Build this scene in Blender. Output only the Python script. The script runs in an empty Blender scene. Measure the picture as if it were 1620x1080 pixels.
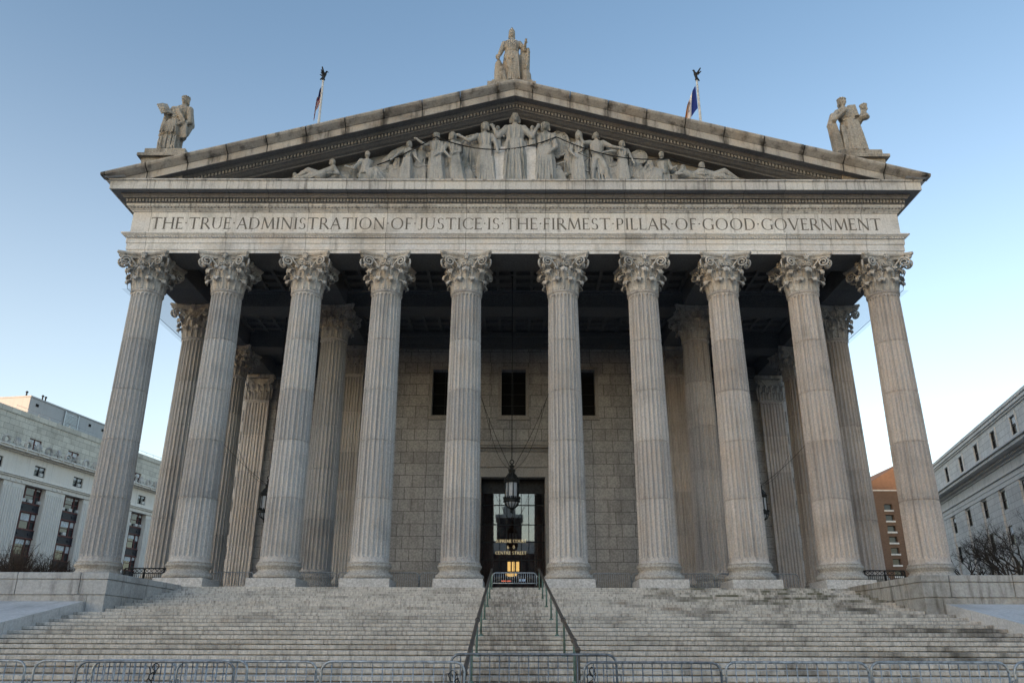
import bpy, bmesh, math, random
from mathutils import Vector, Matrix, noise as mnoise
R = math.radians
PI = math.pi
random.seed(7)
scene = bpy.context.scene
col = scene.collection

# ------------------------------------------------------------------ camera
F_PX, TH, YAW, ROLL = 1265.4, 0.36168, -0.0030, 0.0034
CAM = Vector((-0.0185, -38.48, -2.0))
cam_d = bpy.data.cameras.new('camera')
cam_d.sensor_width = 36.0
cam_d.lens = F_PX / 1620 * 36
cam_d.clip_end = 3000
cam = bpy.data.objects.new('camera', cam_d)
col.objects.link(cam)
ex = Vector((math.cos(YAW), -math.sin(YAW), 0)); ey = Vector((math.sin(YAW), math.cos(YAW), 0)); ez = Vector((0, 0, 1))
fw = ey * math.cos(TH) + ez * math.sin(TH)
up = -ey * math.sin(TH) + ez * math.cos(TH)
rt = ex * math.cos(ROLL) + up * math.sin(ROLL)
up2 = -ex * math.sin(ROLL) + up * math.cos(ROLL)
M = Matrix((rt, up2, -fw)).transposed().to_4x4()
M.translation = CAM
cam.matrix_world = M
scene.camera = cam

# ------------------------------------------------------------------ sky and sun
SUN_EL, SUN_AZ = R(11.0), math.atan2(-0.62, -0.78)     # azimuth of the sun: behind the viewer, to the left
world = bpy.data.worlds.new('World')
scene.world = world
world.use_nodes = True
wn = world.node_tree.nodes
sky = wn.new('ShaderNodeTexSky')
sky.sky_type = 'NISHITA'
sky.sun_disc = False
sky.sun_elevation = SUN_EL
sky.sun_rotation = SUN_AZ                               # 0 is +Y, turning towards +X
sky.air_density = 1.2
sky.dust_density = 1.0
sky.ozone_density = 1.9
wn['Background'].inputs['Strength'].default_value = 0.15
wl = world.node_tree.links
tc = wn.new('ShaderNodeTexCoord'); sp_ = wn.new('ShaderNodeSeparateXYZ'); wl.new(tc.outputs['Generated'], sp_.inputs[0])
hz = wn.new('ShaderNodeMapRange'); hz.interpolation_type = 'SMOOTHERSTEP'                # pale milky air low over the horizon
for i_, v_ in ((1, -.02), (2, .78), (3, 1.25), (4, 0.)): hz.inputs[i_].default_value = v_
wl.new(sp_.outputs[2], hz.inputs[0])
mil = wn.new('ShaderNodeVectorMath'); mil.operation = 'SCALE'; mil.inputs[0].default_value = (1.0, .84, .74); wl.new(hz.outputs[0], mil.inputs['Scale'])
adds = wn.new('ShaderNodeVectorMath'); adds.operation = 'ADD'; wl.new(sky.outputs[0], adds.inputs[0]); wl.new(mil.outputs[0], adds.inputs[1])
wl.new(adds.outputs[0], wn['Background'].inputs['Color'])
sun_d = bpy.data.lights.new('sun', 'SUN')
sun_d.energy = 3.0
sun_d.angle = R(0.5)
sun_d.color = (1.0, 0.62, 0.36)
sun = bpy.data.objects.new('sun', sun_d)
col.objects.link(sun)
to_sun = Vector((math.sin(SUN_AZ) * math.cos(SUN_EL), math.cos(SUN_AZ) * math.cos(SUN_EL), math.sin(SUN_EL)))
sun.rotation_euler = to_sun.to_track_quat('Z', 'Y').to_euler()
scene.view_settings.view_transform = 'Standard'
scene.view_settings.look = 'None'
scene.view_settings.exposure = .97
scene.view_settings.gamma = 1.0
scene.view_settings.use_curve_mapping = False
scene.cycles.max_bounces = 6
scene.cycles.transparent_max_bounces = 12

# ------------------------------------------------------------------ materials
class NT:
    def __init__(s, name):
        s.m = bpy.data.materials.new(name); s.m.use_nodes = True
        s.t = s.m.node_tree; s.n = s.t.nodes
        s.b = s.n['Principled BSDF']; s.out = s.n['Material Output']
        s.pos = s.n.new('ShaderNodeNewGeometry').outputs['Position']
    def lk(s, a, b): s.t.links.new(a, b)
    def map(s, scale, vec=None, loc=(0, 0, 0)):
        n = s.n.new('ShaderNodeMapping'); n.inputs['Scale'].default_value = scale; n.inputs['Location'].default_value = loc
        s.lk(vec or s.pos, n.inputs['Vector']); return n.outputs[0]
    def noise(s, vec, scale=1, detail=4, rough=.6):
        n = s.n.new('ShaderNodeTexNoise'); n.inputs['Scale'].default_value = scale
        n.inputs['Detail'].default_value = detail; n.inputs['Roughness'].default_value = rough
        s.lk(vec, n.inputs['Vector']); return n.outputs['Fac']
    def ramp(s, fac, a, b, va=0., vb=1.):
        n = s.n.new('ShaderNodeMapRange'); n.interpolation_type = 'SMOOTHSTEP'
        n.inputs[1].default_value = a; n.inputs[2].default_value = b; n.inputs[3].default_value = va; n.inputs[4].default_value = vb
        s.lk(fac, n.inputs[0]); return n.outputs[0]
    def math(s, op, a, b=None):
        n = s.n.new('ShaderNodeMath'); n.operation = op
        for i, v in enumerate((a, b)):
            if v is None: continue
            if isinstance(v, (int, float)): n.inputs[i].default_value = v
            else: s.lk(v, n.inputs[i])
        return n.outputs[0]
    def mix(s, fac, a, b, typ='MIX'):
        n = s.n.new('ShaderNodeMix'); n.data_type = 'RGBA'; n.blend_type = typ; n.clamp_factor = True
        for i, v in ((0, fac), (6, a), (7, b)):
            if isinstance(v, (int, float)): n.inputs[i].default_value = v
            elif isinstance(v, tuple): n.inputs[i].default_value = (*v, 1) if len(v) == 3 else v
            else: s.lk(v, n.inputs[i])
        return n.outputs[2]
    def sep(s, vec=None):
        n = s.n.new('ShaderNodeSeparateXYZ'); s.lk(vec or s.pos, n.inputs[0]); return n.outputs
    def comb(s, x, y, z):
        n = s.n.new('ShaderNodeCombineXYZ')
        for i, v in enumerate((x, y, z)):
            if isinstance(v, (int, float)): n.inputs[i].default_value = v
            else: s.lk(v, n.inputs[i])
        return n.outputs[0]
    def bump(s, h, strength=.3, dist=.02):
        n = s.n.new('ShaderNodeBump'); n.inputs['Strength'].default_value = strength; n.inputs['Distance'].default_value = dist
        s.lk(h, n.inputs['Height']); s.lk(n.outputs[0], s.b.inputs['Normal'])
    def fin(s, colr, rough=.85, metal=0., spec=.3):
        if isinstance(colr, tuple): s.b.inputs['Base Color'].default_value = (*colr, 1)
        else: s.lk(colr, s.b.inputs['Base Color'])
        s.b.inputs['Roughness'].default_value = rough; s.b.inputs['Metallic'].default_value = metal
        s.b.inputs['Specular IOR Level'].default_value = spec
        return s.m

def stone(name, c, dark=None, speck=.35, streak=.5, stain=.4, bump=.25, streak_lo=.48, warm=.15, rough=.85, speck_scale=11., sfreq=(3.2, 3.2, .16), jx=0, jmir=None, jw=.12, jk=.5, drum=False, fold=0.):
    """weathered granite: speckle, vertical rain streaks, blotches"""
    dark = dark or tuple(v * .32 for v in c)
    n = NT(name)
    sp = n.noise(n.pos, speck_scale, 3, .75)
    sp2 = n.noise(n.pos, .55, 5, .6)
    st = n.noise(n.map(sfreq), 1.0, 5, .65)
    bl = n.noise(n.map((.35, .35, .5), loc=(7, 3, 1)), 1.0, 6, .62)
    cc = n.mix(n.ramp(sp, .34, .68), tuple(v * (1 - speck) for v in c), tuple(min(1, v * (1 + speck * .75)) for v in c))
    cc = n.mix(n.math('MULTIPLY', n.ramp(sp2, .45, .7), warm), cc, (c[0] * 1.05, c[1] * .86, c[2] * .66))
    cc = n.mix(n.math('MULTIPLY', n.ramp(st, streak_lo, .78), streak), cc, dark)
    cc = n.mix(n.math('MULTIPLY', n.ramp(bl, .5, .72), stain), cc, dark)
    if jx:
        x, y, z = n.sep()
        if jmir is not None: x = n.math('SUBTRACT', n.math('ABSOLUTE', x), jmir + 200.0 - jx * .0); x = n.math('ADD', x, 200.0 - (200.0 % jx))
        fr = n.math('FRACT', n.math('DIVIDE', n.math('ADD', x, 200.0), jx))
        if jmir is not None: fr = n.math('PINGPONG', n.math('DIVIDE', n.math('SUBTRACT', n.math('ABSOLUTE', n.sep()[0]), jmir), jx), .5)
        ln = n.math('ADD', n.math('LESS_THAN', fr, .03 / jx), n.math('MULTIPLY', n.ramp(fr, .0, n.math('MULTIPLY', n.ramp(st, .35, .65, .35, 1.3), jw / jx) if False else jw / jx, 1, 0), .35 if jmir is None else n.ramp(st, .4, .62, .15, 1.0)))
        cc = n.mix(n.math('MULTIPLY', ln, jk), cc, dark)
        wn_ = n.n.new('ShaderNodeTexWhiteNoise'); wn_.noise_dimensions = '1D'; n.lk(n.math('FLOOR', n.math('DIVIDE', n.math('ADD', x, 200.0), jx)), wn_.inputs['W'])
        cc = n.mix(1.0, cc, n.mix(wn_.outputs['Value'], (.86, .86, .87), (1.06, 1.05, 1.03)), 'MULTIPLY')
    if drum:
        x, y, z = n.sep(); oi = n.n.new('ShaderNodeObjectInfo')
        k = n.math('GREATER_THAN', z, 4.42)
        for q in (7.21, 9.76, 12.43): k = n.math('ADD', k, n.math('GREATER_THAN', z, q))
        wn_ = n.n.new('ShaderNodeTexWhiteNoise'); wn_.noise_dimensions = '2D'; n.lk(n.comb(k, n.math('MULTIPLY', oi.outputs['Random'], 91.0), 0.0), wn_.inputs['Vector'])
        cc = n.mix(1.0, cc, n.mix(wn_.outputs['Value'], (.84, .83, .83), (1.07, 1.06, 1.05)), 'MULTIPLY')
        cc = n.mix(n.ramp(x, -4.0, 19.0, 0., .55), cc, n.mix(1.0, cc, (1.08, .97, .90), 'MULTIPLY'))
    h = sp
    if fold:
        fd = n.noise(n.map((11, 11, 1.6)), 1.0, 3, .6); h = n.math('ADD', n.math('MULTIPLY', sp, .25), n.math('MULTIPLY', fd, fold)); bump = .9
    n.bump(h, bump, .06 if fold else .02)
    return n.fin(cc, rough)

def ashlar(name, c, bw, bh, axis='x', mortar=.018, mcol=None, var=.25, speck=.2, stain=.2, streak=.2, off=(0, 0, 0), squash=1.0, freq=2, mort_bump=.5):
    """block wall drawn over (axis, z)"""
    n = NT(name)
    x, y, z = n.sep()
    uv = n.comb(x if axis == 'x' else y, z, 0.0)
    uv = n.map((1, 1, 1), uv, off)
    b = n.n.new('ShaderNodeTexBrick')
    b.inputs['Scale'].default_value = 1.0; b.inputs['Brick Width'].default_value = bw; b.inputs['Row Height'].default_value = bh
    b.inputs['Mortar Size'].default_value = mortar; b.inputs['Mortar Smooth'].default_value = .1
    b.offset = .5; b.squash = squash; b.squash_frequency = freq
    b.inputs['Color1'].default_value = (*[v * (1 - var) for v in c], 1)
    b.inputs['Color2'].default_value = (*[v * (1 + var) for v in c], 1)
    b.inputs['Mortar'].default_value = (*(mcol or [v * .28 for v in c]), 1)
    n.lk(uv, b.inputs['Vector'])
    sp = n.noise(n.pos, 9., 3, .7)
    st = n.noise(n.map((2.2, 2.2, .2)), 1.0, 5, .6)
    bl = n.noise(n.pos, .5, 6, .62)
    cc = n.mix(1.0, b.outputs['Color'], n.mix(n.ramp(sp, .35, .65), (1 - speck,) * 3, (1 + speck,) * 3), 'MULTIPLY')
    dk = tuple(v * .35 for v in c)
    cc = n.mix(n.math('MULTIPLY', n.ramp(st, .48, .75), streak), cc, dk)
    cc = n.mix(n.math('MULTIPLY', n.ramp(bl, .5, .72), stain), cc, dk)
    n.bump(n.math('SUBTRACT', n.math('MULTIPLY', sp, .3), b.outputs['Fac']), mort_bump, .02)
    return n.fin(cc, .85)

def plain(name, c, rough=.6, metal=0., var=.25, scale=6., spec=.3):
    n = NT(name)
    f = n.noise(n.pos, scale, 4, .6)
    cc = n.mix(n.ramp(f, .3, .7), tuple(v * (1 - var) for v in c), tuple(min(1, v * (1 + var)) for v in c))
    return n.fin(cc, rough, metal, spec)

def emit(name, c, s):
    n = NT(name)
    n.b.inputs['Emission Color'].default_value = (*c, 1); n.b.inputs['Emission Strength'].default_value = s
    return n.fin(tuple(v * .5 for v in c), .5)

def glass(name, tint, refl, rough=.02, transp=True):
    n = NT(name)
    gl = n.n.new('ShaderNodeBsdfGlossy'); gl.inputs['Roughness'].default_value = rough; gl.inputs['Color'].default_value = (.9, .95, 1, 1)
    tr = n.n.new('ShaderNodeBsdfTransparent'); tr.inputs['Color'].default_value = (*tint, 1)
    mx = n.n.new('ShaderNodeMixShader'); mx.inputs[0].default_value = refl
    n.lk(tr.outputs[0], mx.inputs[1]); n.lk(gl.outputs[0], mx.inputs[2]); n.lk(mx.outputs[0], n.out.inputs[0])
    return n.m

G = (.40, .385, .365)
M_ = {}
M_['shaft'] = stone('column granite', (.545, .535, .53), dark=(.13, .125, .12), speck=.22, streak=.6, stain=.3, warm=.2, streak_lo=.44, speck_scale=17., sfreq=(5.5, 5.5, .10), drum=True)
M_['capital'] = stone('capital stone', (.58, .56, .535), dark=(.08, .072, .065), speck=.2, streak=.6, stain=.5, warm=.4, streak_lo=.42)
M_['base'] = stone('base stone', (.42, .405, .385), speck=.3, streak=.2, stain=.45, warm=.25)
M_['plinth'] = stone('plinth granite', (.53, .525, .525), speck=.25, streak=.25, stain=.25, warm=.1)
M_['arch'] = stone('architrave stone', (.76, .75, .74), dark=(.2, .19, .18), jx=4.2, speck=.14, streak=.65, stain=.42, warm=.3, streak_lo=.5)
M_['cornice'] = stone('cornice stone', (.64, .63, .615), dark=(.07, .066, .062), jx=2.1, speck=.12, streak=.9, stain=.4, warm=.2, streak_lo=.47, sfreq=(4.5, 4.5, .3))
M_['crown'] = stone('crowning stone', (.50, .475, .445), dark=(.05, .046, .042), jx=2.06, jmir=.95, jw=.34, jk=.85, speck=.12, streak=.85, stain=.6, warm=.4, streak_lo=.45, sfreq=(2.2, 2.2, .5))
M_['relief'] = stone('relief stone', (.43, .428, .42), dark=(.06, .088, .086), fold=1.3, speck=.12, streak=.7, stain=.5, warm=.08, sfreq=(2.5, 2.5, .5))
M_['statue'] = stone('statue stone', (.42, .385, .335), dark=(.08, .075, .07), speck=.25, streak=.75, stain=.5, warm=.45, streak_lo=.45, fold=1.0)
M_['soffit'] = stone('dark soffit stone', (.15, .148, .15), speck=.2, streak=.3, stain=.5)  # dark stone tone for the underside of the raking cornice
M_['soffit_c'] = stone('dark corona soffit', (.25, .245, .245), speck=.2, streak=.4, stain=.4, jx=2.1)  # darker tone than the cornice face, for its underside and bed mouldings
M_['dentil'] = stone('dark dentil stone', (.30, .285, .265), speck=.2, streak=.6, stain=.5)  # darker tone than the cornice, for dentils and egg moulding
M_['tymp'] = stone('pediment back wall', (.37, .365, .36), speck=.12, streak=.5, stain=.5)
M_['ceiling'] = stone('dark ceiling stone', (.155, .15, .145), speck=.25, streak=.2, stain=.4)  # dark tone for ceiling, beams and the underside of the architrave
M_['letter'] = plain('dark cut letters', (.16, .145, .13), .95, 0, .3, 3)
M_['wall'] = ashlar('porch ashlar', (.355, .355, .36), 1.36, .776, 'x', .014, (.06, .058, .056), .12, .2, .3, .3, off=(.3, .26, 0), squash=.62, freq=2)
M_['wall_side'] = ashlar('porch ashlar side', (.355, .355, .36), 1.36, .776, 'y', .014, (.06, .058, .056), .12, .2, .3, .3, off=(.3, .26, 0))
M_['trim'] = stone('door trim stone', (.34, .33, .32), speck=.2, streak=.3, stain=.3)
M_['floor'] = stone('porch paving', (.33, .32, .31), speck=.2, streak=0, stain=.3)
M_['wood'] = plain('dark red wood', (.10, .036, .022), .45, 0, .4, 3)
M_['bronze'] = plain('black bronze', (.035, .036, .034), .45, .6, .4, 8)
M_['iron'] = plain('black iron', (.02, .021, .023), .5, .3, .4, 8)
M_['galv'] = plain('galvanised steel', (.36, .39, .42), .42, .6, .35, 14, .5)
M_['galv_dk'] = plain('dull galvanised steel', (.20, .22, .245), .5, .7, .35, 14, .5)
M_['patina'] = stone('green patina', (.11, .175, .15), dark=(.08, .07, .045), speck=.3, streak=.5, stain=.5, rough=.6)
M_['rail'] = stone('brown bronze rail', (.085, .07, .058), dark=(.03, .028, .025), speck=.3, streak=.3, stain=.4, rough=.45)
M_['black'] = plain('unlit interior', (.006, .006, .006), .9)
M_['frost'] = plain('frosted lamp glass', (.5, .52, .55), .3, 0, .1, 5, .5)
M_['glass'] = glass('door glass', (.8, .8, .8), .11, .015)
M_['wglass'] = glass('window glass', (.3, .3, .32), .16, .03)
M_['gold'] = emit('glowing gilt letters', (1.0, .8, .45), .3)  # weak glow added to keep the gold letters bright in the dark doorway
M_['lamp'] = emit('lit lamp glass', (1.0, .62, .2), .8)
M_['red_lamp'] = emit('red indicator', (1.0, .22, .12), .8)
M_['blue_lamp'] = emit('bluish screen', (.5, .7, 1.0), .35)

# ------------------------------------------------------------------ mesh helper
class MB:
    def __init__(s): s.v = []; s.f = []; s.smooth = []
    def add(s, vs, fs, sm=False):
        o = len(s.v); s.v += [tuple(v) for v in vs]; s.f += [tuple(i + o for i in f) for f in fs]; s.smooth += [sm] * len(fs)
    def box(s, x0, x1, y0, y1, z0, z1):
        s.add([(x0, y0, z0), (x1, y0, z0), (x1, y1, z0), (x0, y1, z0), (x0, y0, z1), (x1, y0, z1), (x1, y1, z1), (x0, y1, z1)],
              [(0, 3, 2, 1), (4, 5, 6, 7), (0, 1, 5, 4), (1, 2, 6, 5), (2, 3, 7, 6), (3, 0, 4, 7)])
    def bevbox(s, x0, x1, y0, y1, z0, z1, b=.02):
        vs = []
        for z, i in ((z0, 0), (z1 - b, 0), (z1, b)):
            vs += [(x0 + i, y0 + i, z), (x1 - i, y0 + i, z), (x1 - i, y1 - i, z), (x0 + i, y1 - i, z)]
        fs = [(0, 3, 2, 1), (8, 9, 10, 11)]
        for r in (0, 4):
            for k in range(4): fs.append((r + k, r + (k + 1) % 4, r + 4 + (k + 1) % 4, r + 4 + k))
        s.add(vs, fs)
    def prism(s, poly, y0, y1):
        """poly: list of (x,z), extruded along y"""
        n = len(poly)
        s.add([(x, y0, z) for x, z in poly] + [(x, y1, z) for x, z in poly],
              [tuple(range(n)), tuple(range(2 * n - 1, n - 1, -1))] + [(i, i + n, (i + 1) % n + n, (i + 1) % n) for i in range(n)])
    def lathe(s, prof, seg=32, c=(0, 0, 0), sm=True, caps=True):
        n = len(prof); vs = []
        for r, z in prof:
            for k in range(seg):
                a = 2 * PI * k / seg; vs.append((c[0] + r * math.cos(a), c[1] + r * math.sin(a), c[2] + z))
        fs = []
        for i in range(n - 1):
            for k in range(seg): fs.append((i * seg + k, i * seg + (k + 1) % seg, (i + 1) * seg + (k + 1) % seg, (i + 1) * seg + k))
        s.add(vs, fs, sm)
        if caps:
            s.add([vs[k] for k in range(seg)], [tuple(range(seg - 1, -1, -1))]); s.add([vs[(n - 1) * seg + k] for k in range(seg)], [tuple(range(seg))])
    def tube(s, pts, r, seg=6, sm=True, caps=True):
        pts = [Vector(p) for p in pts]; n = len(pts)
        rr = r if isinstance(r, (list, tuple)) else [r] * n
        vs = []; prev = None
        for i, p in enumerate(pts):
            t = (pts[min(i + 1, n - 1)] - pts[max(i - 1, 0)])
            t = t.normalized() if t.length > 1e-9 else Vector((0, 0, 1))
            if prev is None:
                a = t.orthogonal().normalized()
            else:
                a = prev - t * prev.dot(t); a = a.normalized() if a.length > 1e-6 else t.orthogonal().normalized()
            prev = a; b = t.cross(a)
            for k in range(seg):
                an = 2 * PI * k / seg; vs.append(p + (a * math.cos(an) + b * math.sin(an)) * rr[i])
        fs = [(i * seg + k, i * seg + (k + 1) % seg, (i + 1) * seg + (k + 1) % seg, (i + 1) * seg + k) for i in range(n - 1) for k in range(seg)]
        if caps: fs += [tuple(range(seg - 1, -1, -1)), tuple((n - 1) * seg + k for k in range(seg))]
        s.add(vs, fs, sm)
    def ell(s, c, r, rot=None, nu=16, nv=10):
        vs = []; rot = rot or Matrix.Identity(3); c = Vector(c)
        for j in range(nv + 1):
            ph = PI * j / nv
            for k in range(nu):
                a = 2 * PI * k / nu
                vs.append(c + rot @ Vector((r[0] * math.sin(ph) * math.cos(a), r[1] * math.sin(ph) * math.sin(a), r[2] * math.cos(ph))))
        s.add(vs, [(j * nu + k, (j + 1) * nu + k, (j + 1) * nu + (k + 1) % nu, j * nu + (k + 1) % nu) for j in range(nv) for k in range(nu)], True)
    def cap(s, a, b, ra, rb, seg=10):
        """tapered capsule"""
        a = Vector(a); b = Vector(b); d = (b - a); L = d.length; d = d / max(L, 1e-6)
        pts = [a - d * ra * .95, a - d * ra * .7, a - d * ra * .3, a, a.lerp(b, .5), b, b + d * rb * .3, b + d * rb * .7, b + d * rb * .95]
        rr = [ra * .25, ra * .7, ra * .95, ra, (ra + rb) / 2, rb, rb * .95, rb * .7, rb * .25]
        s.tube(pts, rr, seg)
    def rings(s, rows, seg=40):
        """rows: (z, rx, ry, cx, cy, foldamp, nfold, phase)"""
        vs = []
        for (z, rx, ry, cx, cy, fa, nf, ph) in rows:
            for k in range(seg):
                a = 2 * PI * k / seg
                q = 1 + fa * (math.cos(nf * a + ph) + .5 * math.cos((nf * 1.0 + 5) * a + ph * 2))
                vs.append((cx + rx * q * math.cos(a), cy + ry * q * math.sin(a), z))
        n = len(rows)
        fs = [(i * seg + k, i * seg + (k + 1) % seg, (i + 1) * seg + (k + 1) % seg, (i + 1) * seg + k) for i in range(n - 1) for k in range(seg)]
        fs += [tuple(range(seg - 1, -1, -1)), tuple((n - 1) * seg + k for k in range(seg))]
        s.add(vs, fs, True)
    def grid(s, fn, nu, nv, sm=True, closed_u=False):
        vs = [fn(i / nu, j / nv) for j in range(nv + 1) for i in range(nu + 1)]
        s.add(vs, [(j * (nu + 1) + i, j * (nu + 1) + i + 1, (j + 1) * (nu + 1) + i + 1, (j + 1) * (nu + 1) + i) for j in range(nv) for i in range(nu)], sm)
    def mesh(s, name):
        me = bpy.data.meshes.new(name); me.from_pydata([tuple(v) for v in s.v], [], s.f)
        me.polygons.foreach_set('use_smooth', s.smooth); me.update(); return me
    def build(s, name, mat, parent=None, loc=None, rot=None):
        me = s.mesh(name); me.materials.append(mat)
        return link(name, me, parent, loc, rot)

def link(name, me, parent=None, loc=None, rot=None):
    o = bpy.data.objects.new(name, me); col.objects.link(o)
    if parent: o.parent = parent
    if loc: o.location = loc
    if rot: o.rotation_euler = rot
    return o

def empty(name, loc=(0, 0, 0), rz=0.):
    o = bpy.data.objects.new(name, None); col.objects.link(o); o.location = loc; o.rotation_euler = (0, 0, rz); o.empty_display_size = .3
    return o

def tag(o, label, cat, group=None):
    o['label'] = label; o['category'] = cat
    if group: o['group'] = group
    return o

def struct(o, label=None, cat=None):
    o['kind'] = 'structure'
    if label: o['label'] = label
    if cat: o['category'] = cat
    return o

def copy_tree(o, parent=None):
    c = o.copy(); col.objects.link(c)
    if parent: c.parent = parent
    for ch in list(o.children): copy_tree(ch, c)
    return c

def remesh(mb, name, vox, mat, parent=None, loc=None, rot=None, smooth=2):
    """weld overlapping volumes into one continuous carved surface"""
    me = mb.mesh(name); ob = bpy.data.objects.new(name, me); col.objects.link(ob)
    md = ob.modifiers.new('r', 'REMESH'); md.mode = 'VOXEL'; md.voxel_size = vox; md.use_smooth_shade = True
    if smooth:
        ms = ob.modifiers.new('s', 'SMOOTH'); ms.factor = .5; ms.iterations = smooth
    dg = bpy.context.evaluated_depsgraph_get(); dg.update()
    new = bpy.data.meshes.new_from_object(ob.evaluated_get(dg))
    bpy.data.objects.remove(ob); new.name = name
    new.materials.clear(); new.materials.append(mat)
    return link(name, new, parent, loc, rot)

# ------------------------------------------------------------------ main dimensions
SP, GAP = 4.20, 5.067
CX = [GAP / 2 + i * SP for i in range(5)]               # 2.53 .. 19.05
FL = 0.25                                               # porch floor
GZ = -3.55                                              # street level
NECK, CAPTOP = 15.1, 17.08
ROW2, ROW3, WALL_C, WALL_W = 6.85, 13.95, 13.3, 19.6

# ------------------------------------------------------------------ ground
mb = MB(); mb.box(-900, 900, -900, 900, GZ - 1, GZ)
struct(mb.build('ground', plain('street asphalt', (.06, .06, .062), .9, 0, .3, 1.5)))
mb = MB(); mb.box(-60, 60, -37, -24.0, GZ - .3, GZ + .004)
struct(mb.build('pavement', ashlar('pavement flags', (.28, .275, .265), 1.5, 1.5, 'x', .02)))

# ------------------------------------------------------------------ steps
def step_material():
    n = NT('weathered granite steps')
    x, y, z = n.sep()
    sp = n.noise(n.map((9, 9, 9)), 1.0, 3, .75)
    rowid = n.math('FLOOR', n.math('DIVIDE', n.math('SUBTRACT', z, .2505), .1267))
    st = n.noise(n.comb(n.math('MULTIPLY', x, 13.0), n.math('MULTIPLY', rowid, 3.71), n.math('MULTIPLY', z, 2.2)), 1.0, 4, .7)
    blo = n.noise(n.comb(n.math('MULTIPLY', x, .55), n.math('MULTIPLY', rowid, .36), 4.0), 1.0, 5, .65)
    slab = n.n.new('ShaderNodeTexWhiteNoise'); slab.noise_dimensions = '2D'
    sx = n.math('FLOOR', n.math('DIVIDE', n.math('ADD', x, n.math('MULTIPLY', rowid, 1.37)), 2.3))
    n.lk(n.comb(sx, rowid, 0.0), slab.inputs['Vector'])
    fr = n.math('FRACT', n.math('DIVIDE', n.math('ADD', x, n.math('MULTIPLY', rowid, 1.37)), 2.3))
    joint = n.math('LESS_THAN', fr, .012)
    c = (.58, .55, .51)
    cc = n.mix(n.ramp(sp, .3, .7), tuple(v * .82 for v in c), tuple(v * 1.14 for v in c))
    cc = n.mix(n.math('MULTIPLY', slab.outputs['Value'], .20), cc, (.30, .285, .265))
    cc = n.mix(n.math('MULTIPLY', n.ramp(st, .44, .70), .58), cc, (.10, .095, .09))
    lane = n.math('MULTIPLY', n.ramp(n.math('ABSOLUTE', x), .75, 1.15, .45, 0.), n.ramp(st, .3, .6))
    cc = n.mix(lane, cc, (.10, .09, .08))
    dx = n.ramp(x, 1.0, 12.0, .34, .85)
    cc = n.mix(n.math('MULTIPLY', n.ramp(blo, .46, .66), dx), cc, (.06, .057, .05))
    rust = n.noise(n.comb(n.math('MULTIPLY', x, .8), n.math('MULTIPLY', rowid, .5), 9.0), 1.0, 4, .6)
    cc = n.mix(n.math('MULTIPLY', n.ramp(rust, .56, .75), .35), cc, (.26, .17, .10))
    moss = n.noise(n.comb(n.math('MULTIPLY', x, 1.1), n.math('MULTIPLY', rowid, .9), 2.0), 1.0, 5, .7)
    mz = n.math('MULTIPLY', n.ramp(x, 3.5, 9.0), n.ramp(z, -.95, -.2))
    cc = n.mix(n.math('MULTIPLY', n.math('MULTIPLY', n.ramp(moss, .46, .6), mz), .8), cc, (.06, .062, .03))
    cc = n.mix(n.math('MULTIPLY', joint, .4), cc, (.07, .065, .06))
    n.bump(sp, .3, .02)
    return n.fin(cc, .88)
M_['step'] = step_material()
RS, TS, NST = .1267, .70, 30
Y_TOP = CAM.y + 35.3                                     # front edge of the top step: -3.18
XIN, XOUT = 14.1, 14.8
Y_CHEEK = CAM.y + 28.85
mb = MB()
for i in range(NST):
    z1 = FL - i * RS; y0 = Y_TOP - i * TS; yb = y0 + TS + .35 if i else -.2
    w = XIN - .003 if y0 > Y_CHEEK - .05 else XOUT + .25
    # tread block with a softly worn nosing and an undercut joint at its foot
    prof = [(y0 + .10, z1 - RS - .02), (y0 + .10, z1 - RS + .022), (y0 + .004, z1 - RS + .030), (y0, z1 - .014), (y0 + .014, z1), (yb, z1 - .0), (yb, z1 - RS - .02)]
    nseg = 26
    xs = [-w + 2 * w * k / nseg for k in range(nseg + 1)]
    vs = []
    for xx in xs:
        for (yy, zz) in prof:
            j = .006 * mnoise.noise(Vector((xx * 1.7, i * 2.3, zz * 3)))
            vs.append((xx, yy + j, zz + (j * .6 if zz > z1 - .02 and yy < y0 + .1 else 0)))
    m = len(prof)
    fs = [(a * m + b, a * m + (b + 1) % m, (a + 1) * m + (b + 1) % m, (a + 1) * m + b) for a in range(nseg) for b in range(m)]
    fs += [tuple(range(m - 1, -1, -1)), tuple(nseg * m + k for k in range(m))]
    mb.add(vs, fs)
struct(mb.build('steps', M_['step']), 'broad weathered granite steps', 'steps')

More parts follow.
